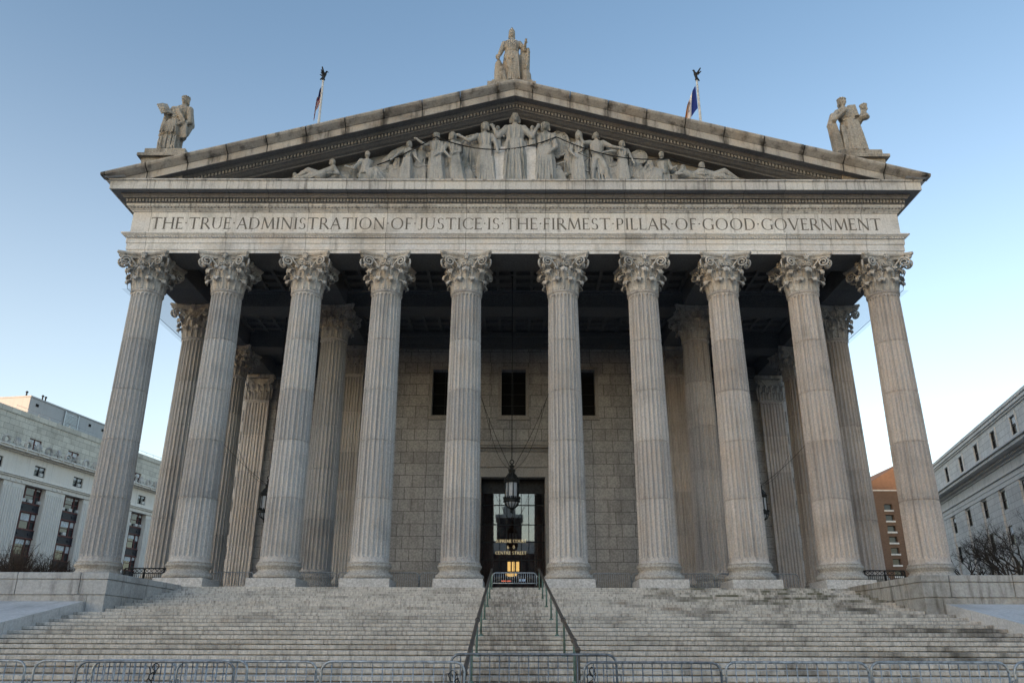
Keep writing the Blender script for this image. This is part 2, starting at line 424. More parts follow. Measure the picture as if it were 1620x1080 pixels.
# ------------------------------------------------------------------ walls flanking the steps and the sloping ramps
def cheek(sx):
    mb = MB()
    def bx(x0, x1, y0, y1, z0, z1, b=.018):
        a, c = sorted((sx * x0, sx * x1)); mb.bevbox(a, c, y0, y1, z0, z1, b)
    XE = 46
    yc = Y_CHEEK
    # core
    bx(XIN + .05, XE, yc + .06, Y_TOP + .0, GZ, .27)
    rng = random.Random(3 + sx)
    cuts = [XIN, 15.05, 17.25, 19.55, 21.9, 24.2, 26.5, 28.8, 31, 35, 40, XE]
    ycut = [yc, yc + 1.35, yc + 2.2, yc + 3.3, yc + 4.6, yc + 5.5, Y_TOP]
    for (z0, z1, e) in ((.082, .30, .02), (-.43, .062, 0.)):
        for a, b in zip(cuts[:-1], cuts[1:]):
            bx(a + (.014 if a > XIN else -e), b - .014, yc - e, yc + 1.35 - .012 if a == XIN else yc + .9, z0 + rng.uniform(0, .004), z1)
        for a, b in zip(ycut[1:-1], ycut[2:]):
            bx(XIN - e, XIN + 1.2, a + .008, b - .008, z0, z1 - rng.uniform(0, .004))
    # top paving of the wall
    bx(XIN + 1.19, XE, yc + .89, Y_TOP - .01, .20, .296)
    # lower course and pier beneath the overhang
    bx(XIN + .03, XIN + .62, yc + .03, yc + 1.0, GZ, -.445); bx(XIN + .65, XOUT + .42, yc + .03, yc + .8, GZ, -.445)
    for a, b in zip(ycut[1:-1], ycut[2:]): bx(XIN + .03, XIN + 1.1, a + .006, b - .006, -1.4, -.445)
    bx(XOUT + .44, XE, yc + .42, yc + .9, GZ, -.435)
    t = mb.build('stair_wall', M_['cheek_l'] if sx < 0 else M_['cheek_r'])
    return t
M_['cheek_l'] = stone('pale flank granite', (.42, .43, .44), dark=(.09, .09, .09), speck=.14, streak=.7, stain=.4, warm=.1, sfreq=(3.5, 3.5, .5))
M_['cheek_r'] = stone('stained flank granite', (.40, .395, .385), dark=(.07, .062, .045), speck=.14, streak=.9, stain=.5, warm=.5, streak_lo=.44, sfreq=(3.0, 3.0, .4))
tag(cheek(-1), 'pale granite flank wall beside the left end of the steps', 'wall')
tag(cheek(1), 'streaked brownish granite flank wall beside the right end of the steps', 'wall')

def ramp(sx):
    mb = MB()
    yb, zb = Y_CHEEK - .02, -.66
    a_, b_ = sorted((sx * XOUT, sx * 26)); mb.box(a_, b_, yb + .002, yb + .46, GZ, zb - .002)
    rows = []
    for k in range(9):
        y0, y1 = yb - k * 1.42, yb - (k + 1) * 1.42
        z0, z1 = zb - .1785 * (k * 1.42), zb - .1785 * ((k + 1) * 1.42)
        for (x0, x1, dz) in ((XOUT, 26, 0.), ):
            xs = [sx * x0, sx * x1]
            prof = [(y0 - .012, GZ), (y0 - .012, z0), (y1 + .012, z1), (y1 + .012, GZ)]
            vs = [(x, yy, zz) for x in xs for yy, zz in prof]
            mb.add(vs, [(0, 1, 2, 3), (7, 6, 5, 4)] + [(i, (i + 1) % 4, (i + 1) % 4 + 4, i + 4) for i in range(4)])
    return struct(mb.build('ramp', M_['ramp']))
M_['ramp'] = stone('bright ramp slabs', (.56, .56, .57), dark=(.22, .22, .22), speck=.12, streak=.45, stain=.4, warm=.1, sfreq=(1.5, .35, 2.0))
for sx in (-1, 1): ramp(sx)

# ------------------------------------------------------------------ courthouse: columns
court = empty('courthouse', (0, 0, FL))
tag(court, 'grey granite courthouse with a ten column portico and carved pediment', 'courthouse')
OFF = Vector((0, 0, -FL))                                # parts are written in world heights
def part(mb, name, mat, parent=None): return mb.build(name, mat, parent or court, OFF if parent is None else None)

def shaft_mesh():
    mb = MB(); NF = 24; TS_ = [-1, -.72, -.3, .3, .72, 1]
    z0, z1 = 1.56, NECK
    def rad(z):
        q = (z - z0) / (z1 - z0); return .90 - .135 * q ** 1.35
    fb, ft, L = 1.70, NECK - .16, .16
    zs = [(1.50, .97, 0), (1.53, .955, 0), (1.56, .91, 0), (1.62, 0, 0), (fb, 0, .02)]
    for q in (.15, .35, .6, .85, 1): zs.append((fb + L * q, 0, math.sqrt(1 - (1 - q) ** 2)))
    joints = [4.42, 7.21, 9.76, 12.43]
    for i, j in enumerate(joints):
        zs += [(j - .034, 0, 1), (j - .026, -.05, 1), (j + .026, -.05, 1), (j + .034, 0, 1)]
    for q in (1, .85, .6, .35, .15): zs.append((ft - L * q, 0, math.sqrt(1 - (1 - q) ** 2)))
    zs += [(ft, 0, .02), (NECK - .10, 0, 0), (NECK - .07, .80, 0), (NECK - .04, .825, 0), (NECK + .01, .825, 0), (NECK + .04, .80, 0), (NECK + .05, .74, 0)]
    ring = []
    for (z, rr, w) in zs:
        base = rad(z)
        if rr > .5: base = rr; rr = 0
        w_ = max(w, .01)
        for k in range(NF):
            a = 2 * PI * (k + .5) / NF; ha = .425 * (2 * PI / NF) * w_
            for t in TS_:
                an = a + t * ha; dep = .112 * w_ * math.sqrt(max(0, 1 - t * t)) if w > 0 else 0
                r = base + rr - dep
                ring.append((r * math.cos(an), r * math.sin(an), z))
    n = NF * len(TS_)
    fs = [(i * n + k, i * n + (k + 1) % n, (i + 1) * n + (k + 1) % n, (i + 1) * n + k) for i in range(len(zs) - 1) for k in range(n)]
    mb.add(ring, fs)
    return mb
def base_mesh():
    mb = MB(); prof = [(.9, .76)]
    prof += [(1.0, .765)] + [(1.02 + .115 * math.cos(a), .885 + .12 * math.sin(a)) for a in [R(v) for v in range(-80, 91, 17)]]
    prof += [(1.0, 1.03), (1.0, 1.06), (.95, 1.09), (.925, 1.15), (.955, 1.21), (.99, 1.235), (.99, 1.255)]
    prof += [(.955 + .085 * math.cos(a), 1.345 + .088 * math.sin(a)) for a in [R(v) for v in range(-80, 91, 17)]]
    prof += [(.985, 1.45), (.985, 1.50), (.93, 1.505)]
    mb.lathe(prof, 56)
    return mb
def plinth_mesh():
    mb = MB(); mb.bevbox(-1.125, 1.125, -1.125, 1.125, FL, .757, .02); return mb

def leaf(mb, mp, h, w, r0, ang, curl=.13, lean=.10, z0=0.):
    def fn(u, v):
        s = 2 * u - 1
        if v <= .70:
            q = v / .70; z = h * .93 * q; r = r0 + .045 + lean * q ** 2
        else:
            q = (v - .70) / .30; a = q * R(215); z = h * .93 + curl * math.sin(a) * 1.0; r = r0 + .045 + lean + curl * (1 - math.cos(a))
        lob = abs(math.sin(v * PI * 4.6))
        wv = w * (.70 + .42 * math.sin(PI * min(1, v * 1.05) * .8)) * (1 - .5 * max(0, (v - .62) / .38)) * (.86 + .14 * lob)
        r += -.07 * s * s + .026 * math.cos(s * 2.5 * PI) * (1 - .5 * v) + .05 * math.exp(-(s / .13) ** 2)
        r += .05 * max(0, abs(s) - .7) * (1 + lob)
        return mp(r, s * wv, z + z0 - (.05 * s * s if v > .7 else 0), ang)
    mb.grid(fn, 12, 22)
def cyl_map(r, t, z, a):
    an = a + t / max(.5, r); return (r * math.cos(an), r * math.sin(an), z)
def capital_mesh():
    mb = MB()
    mb.lathe([(.70, .03), (.715, .4), (.725, .8), (.76, 1.15), (.85, 1.45), (.98, 1.62), (1.0, 1.69), (.9, 1.70)], 40)
    for k in range(8): leaf(mb, cyl_map, .60, .31, .70, k * PI / 4 + PI / 8, .125, .09)
    for k in range(8): leaf(mb, cyl_map, 1.02, .30, .72, k * PI / 4, .165, .14, .06)
    for k in range(4): leaf(mb, cyl_map, .50, .15, .86, k * PI / 2 + PI / 4, .14, .30, .82)
    for k in range(8): leaf(mb, cyl_map, .42, .13, .80, k * PI / 4 + PI / 8, .07, .12, .80)
    for f in range(4):
        fr = Matrix.Rotation(f * PI / 2, 3, 'Z')
        def P(t, d, z): return fr @ Vector((t, -d, z))
        for sg in (-1, 1):
            pts = []; rad = []
            c = (.83, 1.46)
            st = (c[0] + .235 * math.cos(R(130)), c[1] + .235 * math.sin(R(130)))
            for q in [i / 9 for i in range(9)]:
                t = .24 + (st[0] - .24) * q ** 1.25; z = .88 + (st[1] - .88) * (q ** .72)
                pts.append(P(sg * t, .84 + max(0, t - .25) * .55, z)); rad.append(.035 + .02 * q)
            for i in range(31):
                q = i / 30; a = R(130 - 640 * q); rr = .235 * (1 - q) ** .8 + .03
                t = c[0] + rr * math.cos(a); z = c[1] + rr * math.sin(a)
                pts.append(P(sg * t, .84 + (t - .25) * .55 + .05 * q, z)); rad.append(.05 - .012 * q)
            mb.tube(pts, rad, 7)
            pts = []; rad = []
            c = (.165, 1.44)
            for q in [i / 5 for i in range(5)]:
                t = .30 - .02 * q + .03 * math.sin(q * PI); z = .92 + .5 * q; pts.append(P(sg * t, .84 + .1 * q, z)); rad.append(.035)
            for i in range(22):
                q = i / 21; a = R(0 + 560 * q); rr = .125 * (1 - q) ** .8 + .015
                pts.append(P(sg * (c[0] + rr * math.cos(a)), .95 + .05 * q, c[1] + rr * math.sin(a))); rad.append(.033)
            mb.tube(pts, rad, 6)
            mb.tube([P(sg * .27, .80, .45), P(sg * .28, .83, .85), P(sg * .27, .86, .98)], [.04, .05, .075], 8)
        # fleuron in the middle of the abacus
        mb.ell(P(0, 1.06, 1.80), (.13, .10, .19), fr, 10, 8)
        for k in range(6):
            a = k * PI / 3; mb.ell(P(.11 * math.cos(a), 1.12, 1.80 + .14 * math.sin(a)), (.06, .06, .07), fr, 8, 6)
        mb.tube([P(0, .95, 1.2), P(0, 1.0, 1.45), P(0, 1.03, 1.7)], [.03, .03, .04], 6)
    # concave abacus
    def outline(e):
        pts = []
        for f in range(4):
            fr = Matrix.Rotation(f * PI / 2, 3, 'Z')
            for i in range(13):
                s = -1 + 2 * i / 12; pts.append(fr @ Vector((s * (1.20 + e), -(1.0 + e + .30 * s * s), 0)))
        return pts
    for (z0, z1, e0, e1) in ((1.68, 1.79, -.07, -.01), (1.79, 1.83, -.06, -.06), (1.83, 1.90, -.02, .05), (1.90, 1.985, .05, .05)):
        a = outline(e0); b = outline(e1); n = len(a)
        mb.add([(p.x, p.y, z0) for p in a] + [(p.x, p.y, z1) for p in b],
               [tuple(range(n - 1, -1, -1)), tuple(range(n, 2 * n))] + [(i, (i + 1) % n, n + (i + 1) % n, n + i) for i in range(n)])
    mb.v = [(x, y, z + NECK) for x, y, z in mb.v]
    return mb
def column():
    c = shaft_mesh().build('column', M_['shaft'], court)
    cp = capital_mesh().build('capital', M_['capital'], c)
    md = cp.modifiers.new('s', 'SOLIDIFY'); md.thickness = .03; md.offset = -1
    bpy.context.evaluated_depsgraph_get().update()
    me = bpy.data.meshes.new_from_object(cp.evaluated_get(bpy.context.evaluated_depsgraph_get()))
    cp.modifiers.clear(); cp.data = me
    base_mesh().build('column_base', M_['base'], c)
    plinth_mesh().build('plinth', M_['plinth'], c)
    return c
col0 = column()
spots = [(s * x, 0) for s in (-1, 1) for x in CX]
spots += [(s * x, ROW2) for s in (-1, 1) for x in (CX[4], CX[2])] + [(s * CX[4], ROW3) for s in (-1, 1)]
for i, (x, y) in enumerate(spots):
    c = col0 if i == 0 else copy_tree(col0, court)
    c.location = Vector((x, y, 0)) + OFF
    c.rotation_euler = (0, 0, (i * 5 % 4) * PI / 2)

# pilasters
def pilaster(x, yf, w, yback, tone='shaft'):
    mb = MB(); nf = 7; z0, z1 = 1.5, NECK
    m_ = .09
    fwid = (w - 2 * m_) / nf
    # front outline with concave flutes, swept vertically
    def ring(open_):
        pts = [(-w / 2, yback)]; pts.append((-w / 2, yf))
        for k in range(nf):
            xc = -w / 2 + m_ + fwid * (k + .5)
            for t in (-1, -.7, -.25, .25, .7, 1):
                pts.append((xc + t * fwid * .38, yf + .075 * open_ * math.sqrt(max(0, 1 - t * t))))
        pts += [(w / 2, yf), (w / 2, yback)]
        return pts
    lv = [(z0, 0), (z0 + .25, 0), (z0 + .33, 1), (4.40, 1), (4.41, -.2), (4.44, -.2), (4.45, 1), (7.19, 1), (7.20, -.2), (7.23, -.2), (7.24, 1), (9.74, 1), (9.75, -.2), (9.78, -.2), (9.79, 1), (12.4, 1), (12.41, -.2), (12.44, -.2), (12.45, 1), (z1 - .25, 1), (z1 - .18, 0), (z1, 0)]
    vs = []
    for z, o in lv:
        for (px, py) in ring(max(o, 0)):
            if o < 0: py = max(py, yf + .03) + .0
            vs.append((px, py, z))
    n = len(ring(0))
    fs = [(i * n + k, i * n + k + 1, (i + 1) * n + k + 1, (i + 1) * n + k) for i in range(len(lv) - 1) for k in range(n - 1)]
    mb.add(vs, fs)
    p = mb.build('pilaster', M_[tone], court, Vector((x, 0, 0)) + OFF)
    b = MB()
    for (z0, z1, e) in ((FL, .76, .22), (.76, 1.0, .19), (1.03, 1.2, .08), (1.22, 1.36, .13), (1.38, 1.5, .06)):
        b.bevbox(-w / 2 - e, w / 2 + e, yf - e, yback, z0, z1, min(.05, (z1 - z0) * .3))
    b.build('pilaster_base', M_['base'], p)
    c = MB()
    c.box(-w / 2 + .04, w / 2 - .04, yf + .05, yback, 0, 1.7)
    c.bevbox(-w / 2 - .04, w / 2 + .04, yf - .04, yback, -.06, .03, .02)
    def mp(r, t, z, a): return (a + t, yf + .05 - (r - .7), z)
    k4 = w / 4
    for k in range(4): leaf(c, mp, .62, .2, .70, -w / 2 + k4 * (k + .5), .10, .08)
    for k in range(5): leaf(c, mp, 1.06, .2, .71, -w / 2 + k4 * k, .13, .12, .06)
    for sg in (-1, 1):
        cx = sg * (w / 2 + .02); pts = []
        for q in [i / 8 for i in range(9)]: pts.append((sg * .2 + (cx - sg * .12 - sg * .2) * q, yf - .05 - .15 * q, .9 + .74 * q ** .7))
        for i in range(25):
            q = i / 24; a = R(120 - 600 * q); rr = .2 * (1 - q) ** .8 + .03
            pts.append((cx + sg * rr * math.cos(a), yf - .22, 1.46 + rr * math.sin(a)))
        c.tube(pts, .045, 6)
    c.bevbox(-w / 2 - .22, w / 2 + .22, yf - .25, yback, 1.72, 1.985, .04)
    c.ell((0, yf - .28, 1.84), (.14, .08, .14), None, 10, 8)
    c.v = [(a, b_, z + NECK) for a, b_, z in c.v]
    c.build('capital', M_['capital'], p)
for sx in (-1, 1):
    pilaster(sx * 10.98, WALL_C - .32, 1.5, WALL_C + .1)
    pilaster(sx * 19.3, WALL_W - .35, 1.75, WALL_W + .1)

# ------------------------------------------------------------------ courthouse: entablature swept round three sides
YB = 24.0
def sweep_u(mb, prof, x0=19.35, yb=YB):
    """prof of (p, z): p is the projection; front at y=-p, sides at x=+-(x0+p)"""
    vs = []
    for p, z in prof:
        X = x0 + p
        vs += [(-X, yb, z), (-X, -p, z), (X, -p, z), (X, yb, z)]
    fs = [(i * 4 + k, i * 4 + k + 1, (i + 1) * 4 + k + 1, (i + 1) * 4 + k) for i in range(len(prof) - 1) for k in range(3)]
    mb.add(vs, fs)
mb = MB()
sweep_u(mb, [(.985, 17.084), (1.0, 17.084), (1.0, 17.26), (1.04, 17.27), (1.04, 17.62), (1.085, 17.635), (1.085, 17.92), (1.13, 17.97), (1.2, 18.0), (1.28, 18.09), (1.31, 18.1), (1.31, 18.17), (1.02, 18.2)])
arch = part(mb, 'architrave', M_['arch'])
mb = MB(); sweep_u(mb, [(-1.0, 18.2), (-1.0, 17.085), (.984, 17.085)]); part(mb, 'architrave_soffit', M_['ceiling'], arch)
mb = MB()
for i in range(300):                                     # small leaf-and-tongue enrichment under the crown of the architrave
    x = -20.4 + 40.8 * (i + .5) / 300; mb.box(x - .04, x + .04, -1.20, -1.1, 17.925, 17.985)
part(mb, 'moulding_enrichment', M_['arch'], arch)
mb = MB()
sweep_u(mb, [(1.0, 18.19), (1.0, 19.5)])
frieze = part(mb, 'frieze', M_['arch'])
mb = MB()
sweep_u(mb, [(.9, 19.49), (1.05, 19.5), (1.08, 19.56), (1.16, 19.62), (1.16, 19.65), (1.22, 19.69), (1.29, 19.76), (1.30, 19.80), (1.30, 19.86)])
bed = MB(); sweep_u(bed, [(1.30, 19.861), (1.30, 20.12), (1.46, 20.14), (1.5, 20.22), (1.56, 20.28), (1.58, 20.38), (1.954, 20.361)]); sweep_u(mb, [
             (1.955, 20.36), (1.957, 20.345), (2.0, 20.345), (2.0, 20.80), (2.04, 20.82), (2.09, 20.85), (2.09, 20.91), (1.05, 21.0), (1.03, 21.5), (.15, 21.52)])
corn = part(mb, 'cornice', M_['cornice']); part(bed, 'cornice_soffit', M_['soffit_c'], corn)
mb = MB()
nd = 240
for i in range(nd):
    x = -20.7 + 41.4 * (i + .5) / nd; mb.box(x - .052, x + .052, -1.42, -1.28, 19.93, 20.10)
for i in range(90):
    y = -1.2 + (YB + 1) * (i + .5) / 90
    for sx in (-1, 1):
        a, b = sorted((sx * (19.35 + 1.28), sx * (19.35 + 1.44))); mb.box(a, b, y - .085, y + .085, 19.84, 20.10)
part(mb, 'dentils', M_['dentil'], corn)
mb = MB()
for i in range(230):
    x = -20.5 + 41.0 * (i + .5) / 230; mb.ell((x, -1.21, 19.70), (.055, .05, .05), None, 6, 4)
part(mb, 'egg_moulding', M_['dentil'], corn)

# ------------------------------------------------------------------ pediment
RAKE = .2765
mb = MB()
zref = [(2.42, 27.09), (2.42, 27.02), (2.36, 26.93), (2.22, 26.84), (2.1, 26.77), (2.06, 26.74), (2.0, 26.735), (2.0, 26.32), (1.955, 26.315), (1.95, 26.33), (1.56, 26.34), (1.5, 26.22), (1.46, 26.17), (1.3, 26.15), (1.3, 25.93), (1.2, 25.91), (1.05, 25.82), (.9, 25.77), (.86, 25.70), (.17, 25.68)]
def rake_strip(mb, prof, x0, x1, back=None):
    vs = []
    for x in (x0, x1):
        for p, z in prof: vs.append((x, -p, max(z - RAKE * abs(x), 20.925 if back else -99)))
    n = len(prof)
    fs = [(i, i + 1, n + i + 1, n + i) for i in range(n - 1)]
    if back: fs += [tuple(range(n)), tuple(range(2 * n - 1, n - 1, -1))]
    mb.add(vs, fs)
XT = 21.76
edges = [0.0, .95] + [.95 + 2.06 * k for k in range(1, 11)]
edges = [e for e in edges if e < XT - .8] + [XT]
segs = []
for a, b in zip(edges[:-1], edges[1:]):
    for sx in (-1, 1): segs.append((sx * (a + (.014 if a > 0 else 0)), sx * (b - .014)))
segs = [q for a, b in segs for q in ([(a, b)] if abs(b) < 21 else [(a, math.copysign(19.7, a)), (math.copysign(19.7, a), math.copysign(20.9, a)), (math.copysign(20.9, a), b)])]
for a, b in segs:                                        # crowning blocks with open joints between them
    rake_strip(mb, zref[:9] + [(1.9, 26.4), (1.9, 27.05)], a, b, True)
crown = part(mb, 'raking_cornice', M_['crown'])
mb = MB()
for sx in (-1, 1):
    rake_strip(mb, [(1.97, 26.98), (1.97, 26.345)] + zref[10:], 0, sx * 20.6)
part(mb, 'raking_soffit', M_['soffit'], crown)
mb = MB()
for i in range(112):
    for sx in (-1, 1):
        x = sx * (.09 + .18 * i); z = 26.16 - RAKE * abs(x)
        if z < 20.9: continue
        vs = []
        for xx in (x - .05, x + .05):
            d = -RAKE * abs(xx) + RAKE * abs(x)
            vs += [(xx, -1.42, z - .15 + d), (xx, -1.28, z - .15 + d), (xx, -1.28, z + .02 + d), (xx, -1.42, z + .02 + d)]
        mb.add(vs, [(0, 1, 2, 3), (7, 6, 5, 4)] + [(k, (k + 1) % 4, (k + 1) % 4 + 4, k + 4) for k in range(4)])
part(mb, 'raking_dentils', M_['dentil'], crown)
# side gutters: the crowning moulding returns along both flanks
for sx in (-1, 1):
    mb = MB(); vs = []
    pr = [(2.42, 21.075), (2.42, 21.0), (2.36, 20.96), (2.1, 20.93), (2.0, 20.92), (1.2, 21.02)]
    for yy in (-2.3, YB):
        for p, z in pr: vs.append((sx * (19.35 + p - .01), yy, z))
    n = len(pr); mb.add(vs, [(i, i + 1, n + i + 1, n + i) for i in range(n - 1)])
    part(mb, 'gutter', M_['arch'], crown)
mb = MB(); mb.prism([(-17.5, 20.9), (17.5, 20.9), (0, 25.9)], -.18, .2)
tymp = part(mb, 'tympanum', M_['tymp'])
mb = MB()
mb.prism([(-21.7, 21.05), (0, 27.05), (21.7, 21.05), (0, 20.9)], 0.21, 30.0)
part(mb, 'roof', plain('dark roof sheet', (.12, .12, .13), .7))

# ------------------------------------------------------------------ inscription, drawn as pen strokes with serifs
TK, TN = .125, .062
def line(x0, y0, x1, y1, w): return ('l', x0, y0, x1, y1, w)
def arc(cx, cy, rx, ry, a0, a1, wmax=TK, wmin=TN): return ('a', cx, cy, rx, ry, a0, a1, wmax, wmin)
def serif(x, y, h=.13): return ('l', x - h, y, x + h, y, .035)
GL = {
 'T': (.80, [line(.40, 0, .40, 1, TK), line(.02, .97, .78, .97, TN), line(.02, 1, .02, .86, .04), line(.78, 1, .78, .86, .04), serif(.40, .017)]),
 'H': (.88, [line(.12, 0, .12, 1, TK), line(.76, 0, .76, 1, TK), line(.12, .52, .76, .52, TN), serif(.12, .017), serif(.12, .983), serif(.76, .017), serif(.76, .983)]),
 'E': (.58, [line(.12, 0, .12, 1, TK), line(.12, .97, .52, .97, TN), line(.12, .53, .46, .53, TN), line(.12, .03, .55, .03, TN), line(.52, 1, .52, .86, .04), line(.55, 0, .55, .15, .04), serif(.05, .983, .06), serif(.05, .017, .06)]),
 'F': (.54, [line(.12, 0, .12, 1, TK), line(.12, .97, .51, .97, TN), line(.12, .51, .44, .51, TN), line(.51, 1, .51, .86, .04), serif(.12, .017)]),
 'R': (.74, [line(.12, 0, .12, 1, TK), line(.12, .97, .34, .97, TN), line(.12, .49, .34, .49, TN), arc(.34, .73, .21, .24, -90, 90), line(.34, .49, .74, .0, TK), serif(.12, .017)]),
 'P': (.62, [line(.12, 0, .12, 1, TK), line(.12, .97, .34, .97, TN), line(.12, .45, .34, .45, TN), arc(.34, .71, .21, .26, -90, 90), serif(.12, .017)]),
 'U': (.82, [line(.12, .32, .12, 1, TK), line(.70, .32, .70, 1, TN), arc(.41, .33, .29, .31, 180, 360, .10, TN), serif(.12, .983), serif(.70, .983, .11)]),
 'A': (.82, [line(.06, 0, .41, 1, TN), line(.76, 0, .41, 1, TK), line(.2, .36, .62, .36, TN), serif(.06, .017, .1), serif(.76, .017, .12)]),
 'D': (.86, [line(.12, 0, .12, 1, TK), line(.12, .97, .36, .97, TN), line(.12, .03, .36, .03, TN), arc(.36, .5, .43, .47, -90, 90), serif(.06, .983, .05), serif(.06, .017, .05)]),
 'M': (1.02, [line(.08, 0, .18, 1, TN), line(.18, 1, .52, .06, TK), line(.52, .06, .84, 1, TN), line(.84, 1, .94, 0, TK), serif(.08, .017, .1), serif(.94, .017, .11)]),
 'I': (.26, [line(.13, 0, .13, 1, TK), serif(.13, .017), serif(.13, .983)]),
 'N': (.90, [line(.12, 0, .12, 1, TN), line(.12, 1, .78, 0, TK), line(.78, 0, .78, 1, TN), serif(.12, .017, .1), serif(.1, .983, .1), serif(.78, .983, .1)]),
 'S': (.56, [arc(.28, .74, .20, .235, 40, 260, .11, TN), arc(.28, .26, .22, .235, 80, -140, .11, TN), line(.45, .96, .45, .82, .04), line(.07, .03, .07, .18, .04)]),
 'O': (1.0, [arc(.5, .5, .44, .485, 0, 360, TK, TN)]),
 'C': (.82, [arc(.5, .5, .44, .485, 40, 320, TK, TN), line(.83, .98, .83, .80, .04)]),
 'G': (.90, [arc(.5, .5, .44, .485, 40, 315, TK, TN), line(.80, .06, .80, .42, TK), line(.83, .98, .83, .80, .04), serif(.80, .43, .12)]),
 'J': (.44, [line(.30, .12, .30, 1, TK), arc(.12, .13, .18, .16, 270, 360, .1, TN), line(.12, -.03, .02, .02, TN), serif(.30, .983)]),
 'L': (.56, [line(.12, 0, .12, 1, TK), line(.12, .03, .53, .03, TN), line(.53, 0, .53, .16, .04), serif(.12, .983)]),
 'V': (.82, [line(.06, 1, .41, 0, TK), line(.76, 1, .41, 0, TN), serif(.06, .983, .12), serif(.76, .983, .1)]),
 '.': (.22, [('d', .11, .52, .075)]),
}
def write_line(mb, text, x0, x1, zb, h, y, depth=.008):
    nat = sum(GL[c][0] for c in text); gap = ((x1 - x0) / h - nat) / (len(text) - 1)
    x = 0; k = 0
    for c in text:
        wd, st = GL[c]
        for s in st:
            k += 1; yy = y - depth - .0012 * (k % 5)
            def q(poly):
                n = len(poly)
                mb.add([(x0 + (px + x) * h, yy, zb + pz * h) for px, pz in poly] + [(x0 + (px + x) * h, y + .01, zb + pz * h) for px, pz in poly],
                       [tuple(range(n))] + [(i, i + n, (i + 1) % n + n, (i + 1) % n) for i in range(n)])
            if s[0] == 'l':
                _, a, b, c2, d, w = s; L = math.hypot(c2 - a, d - b); nx, nz = -(d - b) / L * w / 2, (c2 - a) / L * w / 2
                q([(a + nx, b + nz), (c2 + nx, d + nz), (c2 - nx, d - nz), (a - nx, b - nz)])
            elif s[0] == 'd':
                _, a, b, w = s; q([(a, b + w), (a + w, b), (a, b - w), (a - w, b)])
            else:
                _, cx, cy, rx, ry, a0, a1, wm, wi = s; nn = max(8, int(abs(a1 - a0) / 12)); P_ = []
                for i in range(nn + 1):
                    a = R(a0 + (a1 - a0) * i / nn); w = wi + (wm - wi) * abs(math.cos(a)) ** 1.3
                    P_.append(((cx + (rx - w / 2 + .03) * math.cos(a), cy + (ry - .0) * math.sin(a)), (math.cos(a), math.sin(a)), w))
                for p, p2 in zip(P_[:-1], P_[1:]):
                    (ax, az), (nx, nz), w = p; (bx_, bz), (mx, mz), w2 = p2
                    q([(ax + nx * w / 2, az + nz * w / 2 * .6), (bx_ + mx * w2 / 2, bz + mz * w2 / 2 * .6), (bx_ - mx * w2 / 2, bz - mz * w2 / 2 * .6), (ax - nx * w / 2, az - nz * w / 2 * .6)])
        x += wd + gap
mb = MB()
write_line(mb, 'THE.TRUE.ADMINISTRATION.OF.JUSTICE.IS.THE.FIRMEST.PILLAR.OF.GOOD.GOVERNMENT', -19.32, 19.40, 18.50, .69, -1.0)
part(mb, 'inscription', M_['letter'], frieze)

# ------------------------------------------------------------------ porch floor, walls, ceiling
mb = MB(); mb.box(-21.5, 21.5, -.199, 30, FL - .6, FL); part(mb, 'porch_floor', M_['floor'])
for sx in (-1, 1):
    a, b = sorted((sx * (XIN + .02), sx * 60)); mb = MB(); mb.box(a, b, Y_TOP + .003, 34, GZ, FL - .01); struct(mb.build('terrace', M_['floor']))
# centre wall with its openings cut out (grid of cells)
def wall_cells(mb, x0, x1, z0, z1, holes, yf, th):
    xs = sorted({x0, x1, *[h[0] for h in holes], *[h[1] for h in holes]}); zs = sorted({z0, z1, *[h[2] for h in holes], *[h[3] for h in holes]})
    for a, b in zip(xs[:-1], xs[1:]):
        for c, d in zip(zs[:-1], zs[1:]):
            mx, mz = (a + b) / 2, (c + d) / 2
            if any(h[0] < mx < h[1] and h[2] < mz < h[3] for h in holes): continue
            mb.add([(a, yf, c), (b, yf, c), (b, yf, d), (a, yf, d)], [(0, 1, 2, 3)])
    for h in holes:
        a, b, c, d = h
        mb.add([(a, yf, c), (b, yf, c), (b, yf, d), (a, yf, d), (a, yf + th, c), (b, yf + th, c), (b, yf + th, d), (a, yf + th, d)], [(0, 1, 5, 4), (1, 2, 6, 5), (2, 3, 7, 6), (3, 0, 4, 7)])
wins = [(-10 + 0, 0)]
WX = [-9.3, -4.72, -.05, 4.62, 9.2]
holes = [(x - .82, x + .82, 12.3, 15.5) for x in WX if abs(x) < 9] + [(-2.15, 2.0, FL, 8.15)]
SD = [(-9.95, -8.75), (8.75, 9.95)]
holes += [(a, b, FL, 5.55) for a, b in SD]
mb = MB(); wall_cells(mb, -11.75, 11.75, FL, 17.0, holes, WALL_C, .6)
wallc = part(mb, 'porch_wall', M_['wall'])
mb = MB(); mb.bevbox(-11.7, 11.7, WALL_C - .10, WALL_C + .02, FL, 2.2, .06); 
for a, b in ((-11.7, -9.97), (-8.73, -2.75), (2.6, 8.73), (9.97, 11.7)):
    m2 = MB(); m2.bevbox(a, b, WALL_C - .12, WALL_C + .02, FL, 1.7, .05); m2.bevbox(a, b, WALL_C - .06, WALL_C + .02, 1.71, 2.35, .02)
    part(m2, 'wall_base', M_['trim'], wallc)
for sx in (-1, 1):
    mb = MB(); mb.add([(sx * 11.75, WALL_C, FL), (sx * 11.75, WALL_W, FL), (sx * 11.75, WALL_W, 17.6), (sx * 11.75, WALL_C, 17.6)], [(0, 1, 2, 3)])
    part(mb, 'return_wall', M_['wall_side'])
for sx in (-1, 1):
    mb = MB(); a, b = sorted((sx * 11.75, sx * 20.75)); mb.box(a, b, WALL_W, WALL_W + 1, FL, 17.0)
    part(mb, 'wing_wall', M_['wall'])
